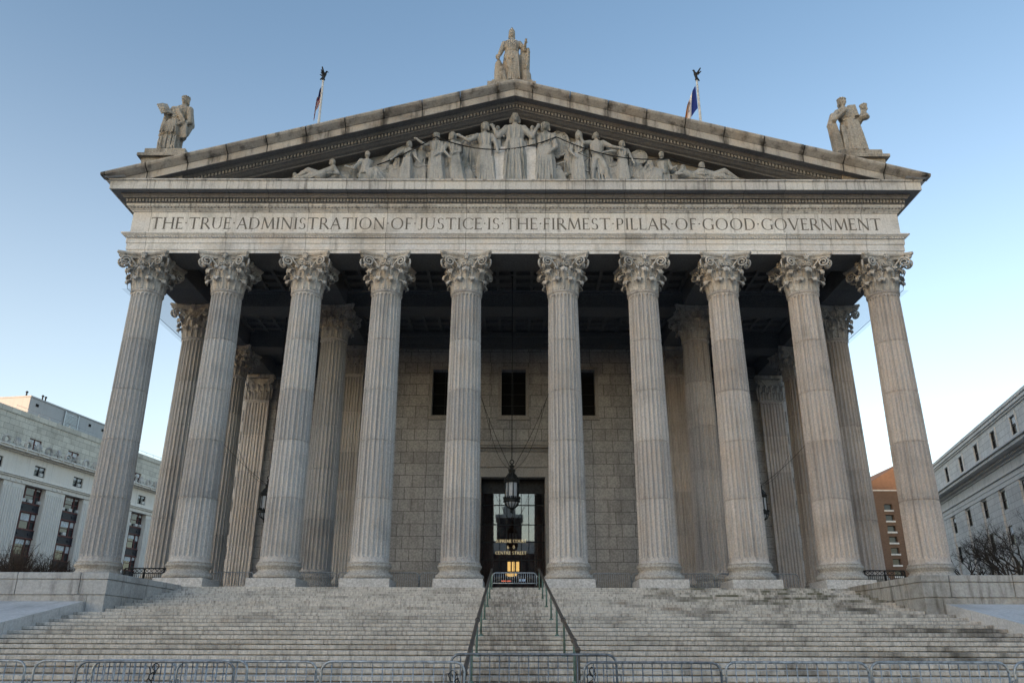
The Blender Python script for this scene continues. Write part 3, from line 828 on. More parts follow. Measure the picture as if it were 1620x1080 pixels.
for sx in (-1, 1):
    mb = MB()
    for r in range(20):
        e = .05 if r % 2 else -.3
        a, b = sorted((sx * (20.80), sx * (20.28 - e * .3))); mb.bevbox(a, b, WALL_W - .06, WALL_W + 1.06, FL + .02 + r * .83, FL + (r + 1) * .83, .03)
    part(mb, 'quoins', M_['plinth'])
mb = MB(); mb.box(-20.7, 20.7, WALL_W + 1.001, 62, GZ, 20.5)
part(mb, 'main_block', M_['wall'])
# wall entablature inside the porch
mb = MB()
mb.box(-11.75, 11.75, WALL_C - .22, WALL_C + .02, 17.0, 17.34); mb.box(-11.75, 11.75, WALL_C - .30, WALL_C + .02, 17.36, 17.75); mb.bevbox(-11.75, 11.75, WALL_C - .5, WALL_C + .02, 17.77, 18.1, .06)
for sx in (-1, 1):
    a, b = sorted((sx * 11.76, sx * 20.7)); mb.box(a, b, WALL_W - .22, WALL_W + .02, 17.0, 17.9)
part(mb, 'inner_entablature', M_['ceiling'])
# ceiling and its beams
mb = MB()
mb.box(-20.0, 20.0, -.6, 24, 18.3, 18.5)
beams = [(-20.0, 20.0, -.98, .95, 17.09)]
def beam_x(y, z0=17.09, hw=.78, xa=-18.2, xb=18.2): mb.bevbox(xa, xb, y - hw, y + hw, z0, 18.31, .05); mb.bevbox(xa, xb, y - hw - .1, y + hw + .1, 17.9, 18.305, .05)
beam_x(ROW2)
for sx in (-1, 1):
    for x, yb in ((10.93, WALL_C), ):
        mb.bevbox(sx * x - .78, sx * x + .78, .96, ROW2 - .9, 17.088, 18.312, .05); mb.bevbox(sx * x - .78, sx * x + .78, ROW2 + .9, yb, 17.088, 18.312, .05)
    a, b = sorted((sx * 12.0, sx * 18.3)); mb.bevbox(a, b, ROW3 - .78, ROW3 + .78, 17.092, 18.308, .05)
mb.box(-18.3, 18.3, .95, 1.2, 17.6, 18.29)
for i in range(-18, 19): mb.box(i * 1.0 - .09, i * 1.0 + .09, 1.25, WALL_C - .55, 18.05, 18.295)
for j in range(11): mb.box(-18.2, 18.2, 1.75 + j * 1.05 - .08, 1.75 + j * 1.05 + .08, 18.08, 18.297)
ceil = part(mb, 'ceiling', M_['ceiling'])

# windows high in the porch wall
for x in WX:
    if abs(x) > 9:
        m = MB(); m.box(x - .82, x + .82, WALL_C - .012, WALL_C + .03, 12.3, 15.5); w = part(m, 'window', M_['black'])
    else:
        m = MB(); m.box(x - .82, x + .82, WALL_C + .5, WALL_C + .55, 12.3, 15.5); w = part(m, 'window', M_['black'])
    f = MB()
    for (a, b, c, d) in ((x - 1.04, x - .825, 12.1, 15.72), (x + .825, x + 1.04, 12.1, 15.72), (x - .82, x + .82, 15.505, 15.72), (x - .82, x + .82, 12.1, 12.295)):
        f.bevbox(a, b, WALL_C - .09, WALL_C + .05, c, d, .02)
    f.bevbox(x - 1.1, x + 1.1, WALL_C - .14, WALL_C + .02, 11.98, 12.098, .02)
    f.build('window_frame', M_['trim'], w)
    g = MB()
    g.box(x - .02, x + .02, WALL_C + .42, WALL_C + .46, 12.3, 15.5) if abs(x) < 9 else None
    if abs(x) < 9:
        for zz in (13.1, 13.9, 14.7): g.box(x - .82, x + .82, WALL_C + .43, WALL_C + .455, zz - .02, zz + .02)
        g.build('glazing_bars', M_['iron'], w)
for a, b in SD:
    m = MB(); m.box(a, b, WALL_C + .55, WALL_C + .6, FL, 5.55); part(m, 'side_door', M_['black'])

# entrance
m = MB(); DX0, DX1 = -2.15, 2.0
m.bevbox(DX0 - .62, DX0 - .003, WALL_C - .12, WALL_C + .5, FL, 8.78, .03); m.bevbox(DX1 + .003, DX1 + .62, WALL_C - .12, WALL_C + .5, FL, 8.78, .03)
m.bevbox(DX0 - .002, DX1 + .002, WALL_C - .12, WALL_C + .5, 8.153, 8.78, .03)
m.bevbox(DX0 - .66, DX1 + .66, WALL_C - .19, WALL_C + .02, 8.79, 8.9, .03)
m.bevbox(DX0 - 1.2, DX1 + 1.2, WALL_C - .06, WALL_C + .03, 8.92, 9.82, .02)
m.bevbox(DX0 - 1.5, DX1 + 1.5, WALL_C - .42, WALL_C + .02, 10.05, 10.16, .03); m.bevbox(DX0 - 1.55, DX1 + 1.55, WALL_C - .52, WALL_C + .02, 10.17, 10.42, .05)
for i in range(44):
    x = DX0 - 1.3 + (DX1 - DX0 + 2.6) * (i + .5) / 44; m.box(x - .036, x + .036, WALL_C - .22, WALL_C - .02, 9.86, 10.04)
m.box(DX0 - 1.35, DX1 + 1.35, WALL_C - .12, WALL_C + .02, 9.83, 10.049)
part(m, 'door_surround', M_['trim'])
yd = WALL_C + .95
m = MB(); m.box(DX0 + .0, DX1 - .0, yd, yd + .015, FL, 7.3)
door = part(m, 'entrance_screen', M_['glass'])
m = MB()
for x in (-2.02, -1.42, -.95, -.47, 0.0, .47, .95, 1.42, 1.9): m.box(x - .022, x + .022, yd - .05, yd - .004, FL, 7.3)
for z in (3.05, 4.15, 5.25, 6.5, 7.28): m.box(DX0 + .02, DX1 - .02, yd - .045, yd - .006, z - .028, z + .028)
m.box(DX0, DX1, yd - .06, yd + .06, 7.31, 8.2)
m.build('glazing_bars', M_['iron'], door)
m = MB()
m.box(DX0, DX1, yd + 6.0, yd + 6.1, FL, 8.2); m.box(DX0 - .1, DX0, yd - .4, yd + 6.1, FL, 8.2); m.box(DX1, DX1 + .1, yd - .4, yd + 6.1, FL, 8.2); m.box(DX0, DX1, yd, yd + 6.1, 8.2, 8.3)
n_ = 24
for r0, r1 in ((1.75, 1.95), (1.2, 1.32)):               # arched timber inner porch seen through the glass
    for i in range(n_):
        a0, a1 = PI * i / n_, PI * (i + 1) / n_
        m.add([(-.07 + r0 * math.cos(a0), yd + 1.5, 2.6 + r0 * math.sin(a0)), (-.07 + r1 * math.cos(a0), yd + 1.5, 2.6 + r1 * math.sin(a0)), (-.07 + r1 * math.cos(a1), yd + 1.5, 2.6 + r1 * math.sin(a1)), (-.07 + r0 * math.cos(a1), yd + 1.5, 2.6 + r0 * math.sin(a1))], [(0, 1, 2, 3)])
m.build('vestibule', M_['wood'], door)
m = MB()
GLS = dict(GL)
def sign(text, xc, w, zb, h):
    write_line(m, text, xc - w / 2, xc + w / 2, zb, h, yd - .052, .006)
GL['6'] = (.66, [arc(.33, .3, .26, .28, 0, 360), arc(.52, .3, .45, .68, 105, 180)]); GL['0'] = (.68, [arc(.34, .5, .28, .48, 0, 360)]); GL[' '] = (.3, [])
sign('SUPREME COURT', -.2, 1.98, 4.12, .19); sign('60', -.2, .5, 3.74, .2); sign('CENTRE STREET', -.2, 1.98, 3.38, .19)
m.build('sign_lettering', M_['gold'], door)
m = MB()
for k in range(3): m.bevbox(-.42 + k * .28, -.42 + k * .28 + .2, yd + 1.2, yd + 1.26, 2.45, 3.05, .02)
m.ell((-.18, yd + 1.2, 2.25), (.4, .2, .14), None, 14, 8)
m.build('lamp', M_['lamp'], door)
m = MB(); m.box(-.85, -.2, yd + 2.0, yd + 2.05, 1.86, 1.93); m.build('lamp', M_['red_lamp'], door)
m = MB(); m.box(.35, .75, yd + 2.0, yd + 2.05, 1.88, 2.03); m.build('lamp', M_['blue_lamp'], door)

# ------------------------------------------------------------------ sculpture
def head(mb, c, s=1., turn=0., hair=True, helmet=False, wreath=False):
    """face towards -Y, turned about z"""
    rot = Matrix.Rotation(turn, 3, 'Z'); c = Vector(c)
    def q(x, y, z): return c + rot @ (Vector((x, y, z)) * s)
    mb.ell(c, (.185 * s, .215 * s, .27 * s), rot, 18, 14)
    mb.ell(q(0, -.09, -.17), (.11 * s, .12 * s, .10 * s), rot, 12, 8)      # chin
    mb.cap(q(0, -.205, .05), q(0, -.245, -.06), .03 * s, .045 * s, 8)       # nose
    for e in (-1, 1):
        mb.ell(q(e * .085, -.175, .075), (.075 * s, .045 * s, .028 * s), rot, 8, 6)   # brow
        mb.ell(q(e * .1, -.15, -.05), (.06 * s, .06 * s, .07 * s), rot, 8, 6)           # cheek
        mb.ell(q(e * .19, .0, .0), (.03 * s, .05 * s, .07 * s), rot, 8, 6)              # ear
    mb.ell(q(0, -.2, -.125), (.07 * s, .035 * s, .028 * s), rot, 8, 6)      # mouth
    if hair:
        mb.ell(q(0, .06, .07), (.225 * s, .225 * s, .255 * s), rot, 16, 10)
        mb.ell(q(0, .2, -.1), (.14 * s, .14 * s, .16 * s), rot, 10, 8)
        for e in (-1, 1): mb.cap(q(e * .17, -.02, .12), q(e * .2, .08, -.22), .07 * s, .06 * s, 8)
    if wreath:
        for k in range(11):
            a = PI * 2 * k / 11; mb.ell(q(.23 * math.sin(a), .02 - .22 * math.cos(a), .19 + .02 * (k % 2)), (.06 * s, .06 * s, .075 * s), rot, 6, 5)
    if helmet:
        mb.ell(q(0, .03, .14), (.24 * s, .27 * s, .27 * s), rot, 16, 10); mb.cap(q(0, -.22, .2), q(0, -.1, .42), .05 * s, .05 * s); mb.cap(q(0, -.1, .42), q(0, .22, .38), .05 * s, .06 * s); mb.cap(q(0, .22, .38), q(0, .3, -.2), .07 * s, .08 * s)
def hand(mb, c, d, s=1.):
    """palm with five curled fingers, pointing along d"""
    c = Vector(c); d = Vector(d).normalized(); side = d.cross(Vector((0, 1, 0))); side = side.normalized() if side.length > .1 else Vector((1, 0, 0))
    nrm = side.cross(d)
    mb.cap(c, c + d * .12 * s, .075 * s, .085 * s, 8)
    for k, (o, l) in enumerate(((-.07, .15), (-.024, .18), (.024, .17), (.07, .13))):
        a = c + d * .16 * s + side * o * s; b = a + d * l * .5 * s + nrm * .02 * s; mb.cap(a, b, .03 * s, .027 * s, 6); mb.cap(b, b + (d * .4 + nrm * .8) * l * .5 * s, .027 * s, .022 * s, 6)
    a = c + d * .05 * s - side * .08 * s; mb.cap(a, a + (d * .6 - side * .6) * .12 * s, .033 * s, .026 * s, 6)
def arm(mb, a, b, c, r=.15, s=1., sleeve=True):
    mb.cap(a, b, (r + (.05 if sleeve else 0)), r, 12); mb.cap(b, c, r * .85, r * .58, 12)
    hand(mb, c, Vector(c) - Vector(b), s)
def robe(mb, rows, nf=13, amp=.075):
    n = len(rows); out = []
    # smooth interpolation between the control rows
    for i in range(n - 1):
        for k in range(4):
            t = k / 4; a, b = rows[i], rows[i + 1]
            z, rx, ry, cx, cy, fa = [a[j] + (b[j] - a[j]) * (t * t * (3 - 2 * t) if j else t) for j in range(6)]
            out.append((z, rx, ry, cx, cy, fa * amp, nf, z * .35))
    z, rx, ry, cx, cy, fa = rows[-1]; out.append((z, rx, ry, cx, cy, fa * amp, nf, z * .35))
    mb.rings(out, 110)
def folds(mb, p0, p1, n, spread, r=.05):
    """a fan of cloth ridges from around p0 to around p1"""
    p0 = Vector(p0); p1 = Vector(p1)
    for k in range(n):
        t = (k / (n - 1) - .5) * 2 if n > 1 else 0
        a = p0 + Vector((t * spread[0], 0, 0)); b = p1 + Vector((t * spread[1], -.02 * (k % 2), 0))
        m = (a + b) / 2 + Vector((0, -.05, -.02)); mb.tube([a, m, b], [r * .8, r, r * 1.1], 8)

def statue_left():
    mb = MB()
    robe(mb, [(0, .70, .52, -.02, 0, 1.2), (.6, .66, .5, -.02, 0, 1.2), (1.15, .64, .5, 0, 0, 1.0), (1.2, .76, .58, -.02, 0, .9), (1.8, .70, .54, .02, 0, .9), (2.4, .50, .40, .12, 0, .8), (2.6, .43, .33, .15, 0, .5), (2.75, .48, .37, .18, 0, .5), (3.1, .58, .40, .26, 0, .3), (3.4, .56, .34, .32, 0, .15), (3.58, .36, .26, .36, 0, 0), (3.68, .16, .16, .38, 0, 0)], 14)
    folds(mb, (.05, -.42, 2.35), (-.05, -.60, 1.25), 7, (.22, .5), .045)
    folds(mb, (0, -.52, 1.1), (0, -.54, .05), 8, (.5, .52), .05)
    folds(mb, (.2, -.36, 3.3), (.15, -.34, 2.65), 5, (.28, .2), .04)
    mb.tube([(-.3, -.2, 2.6), (.0, -.37, 2.58), (.3, -.36, 2.6), (.55, -.2, 2.62)], .06, 8)           # belt
    mb.cap((.40, 0, 3.55), (.44, -.03, 3.85), .16, .14)
    head(mb, (.46, -.06, 4.06), 1.05, R(-14), wreath=True)
    arm(mb, (-.14, -.08, 3.36), (-.42, -.25, 2.55), (-.42, -.62, 2.72), .17)
    arm(mb, (.84, -.05, 3.34), (1.02, -.1, 2.35), (.66, -.42, 2.06), .18)
    # open book on the right hand
    bk = MB()
    for sg in (-1, 1):
        rot = Matrix.Rotation(R(-30), 3, 'Y') @ Matrix.Rotation(R(-58) + sg * R(14), 3, 'Z')
        for (dx, dy, dz) in ((0, 0, 0),):
            c = Vector((-.44, -.70, 2.98)); vs = []
            for x in (-.04, .04):
                for y in (0, sg * .34):
                    for z in (-.42, .42): vs.append(c + rot @ Vector((x, y, z)))
            mb.add(vs, [(0, 1, 3, 2), (4, 6, 7, 5), (0, 4, 5, 1), (2, 3, 7, 6), (0, 2, 6, 4), (1, 5, 7, 3)])
    # mantle over the left shoulder, gathered at the wrist and hanging
    mb.cap((.70, .15, 3.4), (.95, .18, 2.3), .26, .24); mb.cap((.95, .16, 2.3), (.85, .0, 1.5), .2, .16)
    folds(mb, (.78, -.32, 2.1), (.86, -.30, 1.0), 4, (.12, .16), .075)
    mb.cap((.82, -.2, 1.9), (.88, -.2, 1.05), .14, .12)
    folds(mb, (.1, -.38, 3.35), (.75, -.45, 2.15), 4, (.12, .12), .05)
    mb.cap((-.48, -.3, 2.5), (-.60, -.2, 1.55), .14, .12); folds(mb, (-.46, -.35, 2.55), (-.58, -.3, 1.5), 3, (.06, .09), .05)
    for e in (-.2, .25): mb.cap((e, -.45, .06), (e, -.66, .03), .11, .09)
    return mb
def statue_right():
    mb = MB()
    robe(mb, [(0, .66, .52, .06, 0, 1.2), (.7, .66, .5, .06, 0, 1.2), (1.6, .64, .48, .04, 0, 1.0), (2.2, .52, .42, 0, 0, .9), (2.55, .45, .36, -.02, 0, .5), (2.9, .52, .39, -.06, 0, .4), (3.3, .55, .36, -.12, 0, .2), (3.5, .38, .27, -.16, 0, 0), (3.62, .16, .16, -.18, 0, 0)], 15)
    folds(mb, (.05, -.44, 2.4), (.1, -.56, .05), 8, (.3, .5), .05)
    folds(mb, (-.1, -.38, 3.2), (0, -.38, 2.6), 4, (.22, .2), .045)
    mb.tube([(-.45, -.2, 2.5), (-.1, -.40, 2.48), (.2, -.40, 2.5), (.44, -.2, 2.52)], .06, 8)
    mb.cap((-.18, 0, 3.48), (-.2, -.03, 3.78), .16, .14)
    head(mb, (-.2, -.06, 4.0), 1.05, R(28), wreath=True)
    arm(mb, (-.62, -.08, 3.25), (-.98, -.30, 2.42), (-.42, -.52, 2.95), .16, 1., False)
    arm(mb, (.42, -.05, 3.2), (.60, -.12, 2.42), (.72, -.5, 2.5), .17)
    # tablets against the chest
    rot = Matrix.Rotation(R(-8), 3, 'Y'); vs = []
    c = Vector((.22, -.36, 3.12))
    for x in (-.24, .24):
        for y in (-.07, .07):
            for z in (-.42, .42): vs.append(c + rot @ Vector((x, y, z)))
    mb.add(vs, [(0, 1, 3, 2), (4, 6, 7, 5), (0, 4, 5, 1), (2, 3, 7, 6), (0, 2, 6, 4), (1, 5, 7, 3)])
    # carved bust held on the left hand
    head(mb, (.80, -.5, 3.25), .85, R(-50), wreath=True)
    mb.cap((.79, -.45, 3.05), (.76, -.45, 2.72), .15, .22); mb.ell((.80, -.45, 2.55), (.3, .25, .18))
    # cloak falling from the right arm
    mb.cap((-.8, .12, 3.1), (-1.02, .1, 2.3), .2, .26); mb.cap((-1.0, .08, 2.3), (-.86, .05, .3), .26, .30)
    folds(mb, (-1.0, -.2, 2.3), (-.86, -.28, .05), 4, (.12, .2), .075)
    folds(mb, (-.55, -.4, 2.0), (-.5, -.5, .05), 3, (.1, .15), .06)
    mb.cap((.62, .1, 2.2), (.66, .1, .2), .16, .2)
    for e in (-.15, .3): mb.cap((e, -.45, .06), (e, -.68, .03), .11, .09)
    return mb
def statue_top():
    mb = MB()
    robe(mb, [(0, .60, .5, .02, 0, 1.2), (.7, .60, .48, .02, 0, 1.2), (1.5, .62, .48, 0, 0, 1.0), (2.1, .56, .44, 0, 0, .8), (2.5, .48, .37, 0, 0, .5), (2.85, .58, .40, 0, 0, .3), (3.15, .58, .36, 0, 0, .15), (3.3, .38, .27, 0, 0, 0), (3.42, .17, .17, 0, 0, 0)], 13)
    folds(mb, (.2, -.44, 2.2), (.16, -.54, .05), 6, (.2, .4), .055)
    for k in range(5):
        t = k / 4; mb.tube([(-.55 + .05 * k, -.36 - .05 * k, 2.0 - .22 * k), (.0, -.60, 1.5 - .24 * k), (.45, -.38, 1.95 - .16 * k)], .055, 8)
    mb.tube([(-.5, -.15, 2.45), (-.1, -.40, 2.42), (.2, -.40, 2.42), (.5, -.15, 2.45)], .055, 8)
    folds(mb, (0, -.38, 3.1), (0, -.38, 2.5), 5, (.3, .25), .04)
    mb.cap((0, 0, 3.3), (0, -.03, 3.55), .17, .15)
    head(mb, (0, -.08, 3.78), 1.0, R(6), helmet=True)
    arm(mb, (-.56, -.05, 3.05), (-.84, -.12, 2.3), (-.92, -.35, 1.88), .16)
    arm(mb, (.56, -.05, 3.05), (.92, -.2, 2.5), (.98, -.5, 2.72), .16)
    # shield stood on edge at her right
    mb.rings([(0, .30, .34, -.95, -.1, 0, 1, 0), (.9, .30, .36, -.95, -.1, 0, 1, 0), (1.5, .26, .30, -.94, -.1, 0, 1, 0), (1.78, .12, .14, -.93, -.1, 0, 1, 0)], 24)
    mb.ell((-.62, -.42, .55), (.22, .16, .28)); mb.ell((-.7, -.5, .85), (.16, .14, .18)); mb.cap((-.5, -.4, .1), (-.62, -.42, .5), .2, .18)
    mb.ell((-1.0, -.3, 1.9), (.17, .16, .17))
    # hanging mantle and plinth with an owl at her left
    for k in range(6): mb.cap((.72 + .10 * k, -.05, 2.75 - .10 * k), (.70 + .10 * k, -.05, 1.1 - .03 * k), .10, .09)
    for k in range(9): mb.ell((1.18 - .02 * k + .05 * (k % 2), -.2, 2.5 - .17 * k), (.13, .14, .14), None, 8, 6)
    mb.rings([(0, .42, .42, .98, -.05, .04, 9, 0), (.75, .40, .40, .98, -.05, .04, 9, 0), (.9, .34, .34, .98, -.05, .05, 9, 0), (1.0, .15, .15, .98, -.05, 0, 9, 0)], 30)
    for e in (-.2, .2): mb.cap((e, -.45, .06), (e, -.64, .03), .11, .09)
    return mb
def statue(mbf, x, y, z, label, ped, vox=.032, sc=(1.0, .95, .87)):
    root = empty('statue', (x, y, z)); tag(root, label, 'statue', 'carved stone figures along the roof edge')
    fg = remesh(mbf(), 'figure', vox, M_['statue'], root, smooth=1); fg.scale = sc
    pm = MB()
    for (x0, x1, z0, z1, y0, y1) in ped: pm.bevbox(x0, x1, y0, y1, z0, z1, .03)
    pm.build('pedestal', M_['statue'], root)
    return root
statue(statue_left, -19.02, -1.0, 23.10, 'robed stone woman holding an open book, left end of the pediment',
       [(-1.05, 1.15, -.36, -.003, -.65, .9), (-1.35, 1.4, -.56, -.363, -.8, 1.15), (-1.15, 1.2, -2.0, -.564, -.6, 1.0)], sc=(.88, .95, .87))
statue(statue_right, 18.6, -1.0, 23.10, 'robed stone woman with tablets and a carved bust, right end of the pediment',
       [(-1.0, 1.25, -.36, -.003, -.65, .9), (-1.3, 1.55, -.56, -.363, -.8, 1.15), (-1.1, 1.35, -2.0, -.564, -.6, 1.0)], sc=(.93, .95, .87))
statue(statue_top, -.20, -1.0, 27.72, 'helmeted stone figure with a shield standing on the peak of the pediment',
       [(-1.12, 1.18, -.22, -.003, -.6, .9), (-1.36, 1.36, -.5, -.223, -.75, 1.1), (-1.2, 1.2, -1.4, -.504, -.55, 1.0)], sc=(.80, .95, .955))

# carved group in the pediment
def tx(px, py): return (px - 814) * (.0350 + (284 - py) * 1.2e-5)
def tz(py): return 21.85 + (284 - py) * .0417
RB = 21.50
def rel(fn, *a):
    mb = MB(); fn(mb, *a)
    o = remesh(mb, 'relief_figure', .036, M_['relief'], tymp, smooth=1)
    return o
YR = -.74
def r_stand(mb, px, py, w=.42, lean=0., arms=(), basepx=None, helm=False, nude=False, tall=True):
    x = tx(px, py); zt = tz(py); xb = tx(basepx, 284) if basepx else x + lean
    H = zt - RB; s = H / 3.75
    def X(t): return xb + (x - xb) * t
    if nude:
        for sg, k in ((-1, -.1), (1, .55)):
            hip = (X(.5) + sg * .16 * s, YR, RB + 1.75 * s); kn = (X(.3) + sg * .3 * s + k * .3, YR - .15, RB + .95 * s); ft = (xb + sg * .34 * s + k * .55, YR - .05, RB + .1)
            mb.cap(hip, kn, .24 * s, .17 * s); mb.cap(kn, ft, .16 * s, .10 * s); mb.cap(ft, (ft[0] + .1, ft[1] - .2, ft[2]), .09, .07)
        mb.rings([(RB + 1.6 * s, .34 * s, .24, X(.5), YR, 0, 1, 0), (RB + 2.0 * s, .33 * s, .24, X(.55), YR, 0, 1, 0), (RB + 2.6 * s, .47 * s, .28, X(.75), YR, 0, 1, 0), (RB + 2.95 * s, .42 * s, .24, X(.85), YR, 0, 1, 0), (RB + 3.1 * s, .15 * s, .15, X(.9), YR, 0, 1, 0)], 30)
        mb.cap((x - .1, YR + .1, RB + 2.8 * s), (x + .3, YR + .15, RB + .9 * s), .2, .3); folds(mb, (x + .2, YR, RB + 1.7 * s), (x + .4, YR - .05, RB), 4, (.2, .3), .06)
    else:
        robe(mb, [(RB, w * 1.25 * s, .34, xb, YR, 1.2), (RB + 1.2 * s, w * 1.2 * s, .32, X(.3), YR, 1.1), (RB + 2.0 * s, w * 1.0 * s, .29, X(.55), YR, .7), (RB + 2.35 * s, w * .82 * s, .25, X(.65), YR, .3), (RB + 2.8 * s, w * 1.05 * s, .27, X(.8), YR, .2), (RB + 3.02 * s, w * .9 * s, .23, X(.88), YR, 0), (RB + 3.15 * s, .15 * s, .13, X(.92), YR, 0)], 11)
        folds(mb, (X(.5), YR - .26, RB + 2.1 * s), (xb, YR - .33, RB + .03), 6, (w * .6 * s, w * .95 * s), .05)
        folds(mb, (X(.9), YR - .24, RB + 3.0 * s), (X(.65), YR - .25, RB + 2.3 * s), 3, (.25 * s, .2 * s), .035)
    mb.cap((x, YR, RB + 3.05 * s), (x, YR - .05, RB + 3.3 * s), .12 * s, .11 * s)
    head(mb, (x, YR - .1, RB + 3.5 * s), 1.06 * s, random.uniform(-.5, .5), helmet=helm)
    for (e, h) in arms:
        sg = 1 if e[0] > 0 else -1
        a = (x + sg * .40 * s, YR - .05, RB + 2.9 * s); b = (x + e[0] * s, YR - .22, RB + e[1] * s); c = (x + h[0] * s, YR - .36, RB + h[1] * s)
        arm(mb, a, b, c, .13 * s, s * .9)
def r_sit(mb, px, py, dirn, reach=None, w=.4):
    x = tx(px, py); zt = tz(py); H = zt - RB; s = H / 2.6 if H > 1.4 else H / 2.1
    seat = RB + .55 * H * .6
    mb.rings([(seat - .15, .42 * s, .3, x - dirn * .1, YR, .05, 9, 0), (seat + .45 * s, .36 * s, .26, x - dirn * .03, YR, .05, 9, 0), (seat + .95 * s, .46 * s, .27, x, YR, 0, 9, 0), (seat + 1.12 * s, .2 * s, .17, x, YR, 0, 9, 0)], 36)
    for k, o in enumerate((0, .12)):
        hip = (x, YR - .08, seat); kn = (x + dirn * (.75 + o) * s, YR - .25, seat + .12 * s - o); ft = (x + dirn * (1.0 + o * 3) * s, YR - .15, RB + .1)
        mb.cap(hip, kn, .25 * s, .19 * s); mb.cap(kn, ft, .18 * s, .12 * s)
    folds(mb, (x + dirn * .4 * s, YR - .3, seat), (x + dirn * .7 * s, YR - .32, RB), 5, (.3 * s, .45 * s), .06)
    head(mb, (x + dirn * .03, YR - .1, zt - .2 * s), .85 * s, dirn * .9)
    mb.cap((x, YR, seat + 1.0 * s), (x, YR - .03, zt - .35 * s), .12 * s, .1 * s)
    if reach: 
        rx, rz = tx(*reach), tz(reach[1]); a = (x + (.4 if rx > x else -.4) * s, YR - .1, seat + .95 * s); c = (rx, YR - .3, rz); b = ((a[0] + c[0]) / 2, YR - .25, min(a[2], c[2]) - .1); arm(mb, a, b, c, .13 * s, s * .8)
    mb.bevbox(x - .5 * s, x + .5 * s, YR - .2, -.35, RB, seat - .1, .05)
def r_recline(mb, px, py, tailpx, dirn):
    x = tx(px, py); zt = tz(py); xt = tx(tailpx, 281); h = zt - RB
    mb.cap((x, YR, RB + h * .55), (x + (xt - x) * .35, YR - .1, RB + .35), .26, .28)
    mb.cap((x + (xt - x) * .3, YR - .12, RB + .38), (x + (xt - x) * .62, YR - .22, RB + .62), .24, .19); mb.cap((x + (xt - x) * .62, YR - .22, RB + .62), (xt, YR - .1, RB + .2), .18, .11)
    mb.cap((x + (xt - x) * .3, YR - .02, RB + .3), (xt, YR, RB + .18), .22, .13)
    head(mb, (x, YR - .1, zt - .18), .72, -dirn * .6)
    arm(mb, (x - dirn * .1, YR - .15, RB + h * .6), (x - dirn * .4, YR - .3, RB + .4), (x - dirn * .05, YR - .42, RB + .35), .11, .7)
    folds(mb, (x + (xt - x) * .3, YR - .3, RB + .5), (x + (xt - x) * .75, YR - .25, RB + .1), 4, (.2, .35), .05)
rel(r_recline, 530, 258, 470, -1)
rel(r_sit, 584, 246, 1, (553, 272))
rel(r_stand, 649, 230, .40, 0, (((-.75, 2.5), (-1.2, 1.9)), ((.6, 2.2), (.9, 1.7))), 643)
rel(r_stand, 691, 215, .44, 0, (((-.7, 2.7), (-1.15, 2.95)), ((.5, 2.1), (.2, 1.9))), 692)
rel(r_stand, 717, 216, .38, 0, (((.55, 2.2), (.2, 2.0)), ((-.55, 2.3), (-.2, 1.8))), 725)
rel(r_stand, 767, 200, .42, 0, (((-.85, 2.5), (-1.3, 2.7)), ((.6, 2.4), (.7, 1.9))), 771)
rel(r_stand, 814, 184, .50, 0, (((-.78, 2.35), (-1.0, 2.75)), ((.78, 2.35), (1.0, 2.75))), 814)
rel(r_stand, 861, 199, .46, 0, (((.55, 2.1), (.3, 1.8)),), 860)
rel(r_stand, 913, 217, .38, 0, (((-.6, 2.3), (-.3, 1.8)),), 914, True)
rel(r_stand, 940, 213, .40, 0, (((-.85, 2.75), (-1.0, 3.1)), ((.9, 2.5), (1.4, 2.3))), 945, False, True)
rel(r_stand, 980, 229, .40, 0, (((-.9, 2.7), (-1.4, 2.5)), ((.6, 2.2), (.8, 1.6))), 984)
rel(r_sit, 1042, 246, -1, (1062, 272))
rel(r_recline, 1104, 262, 1160, 1)
rel(r_recline, 1075, 266, 1125, 1)
def r_small(mb, px, py, basey):
    x = tx(px, py); z0 = tz(basey); h = tz(py) - z0
    mb.rings([(z0, .22, .2, x, YR, .05, 7, 0), (z0 + h * .5, .2, .18, x, YR, .04, 7, 0), (z0 + h * .75, .22, .18, x, YR, 0, 7, 0), (z0 + h * .84, .08, .08, x, YR, 0, 7, 0)], 24)
    head(mb, (x, YR - .08, z0 + h * .93), .55)
    mb.cap((x + .15, YR - .1, z0 + h * .7), (x + .35, YR - .2, z0 + h * .5), .08, .06)
def r_back(mb, px, py, dirn):
    x = tx(px, py); zt = tz(py); s = .9; y = -.36
    head(mb, (x, y, zt - .22), .82, dirn)
    mb.cap((x, y + .05, zt - .5), (x - dirn * .1, y + .08, zt - 1.0), .3, .36); mb.cap((x - dirn * .1, y + .08, zt - 1.0), (x - dirn * .15, y + .05, max(RB + .1, zt - 2.2)), .36, .34)
    mb.cap((x + dirn * .3, y, zt - .62), (x + dirn * .62, y - .1, zt - .95), .13, .1); mb.cap((x + dirn * .62, y - .1, zt - .95), (x + dirn * .9, y - .12, zt - .75), .1, .07)
    folds(mb, (x, y - .22, zt - .9), (x - dirn * .15, y - .25, max(RB, zt - 2.3)), 4, (.2, .35), .045)
for (px, py, dn) in ((560, 260, 1), (612, 252, -1), (630, 247, 1), (668, 229, 1), (704, 224, -1), (740, 214, 1), (797, 212, 1), (831, 212, -1), (897, 226, -1), (926, 226, 1), (960, 228, 1), (1001, 238, -1), (1026, 250, 1), (1064, 262, -1), (1085, 268, 1)): rel(r_back, px, py, dn)
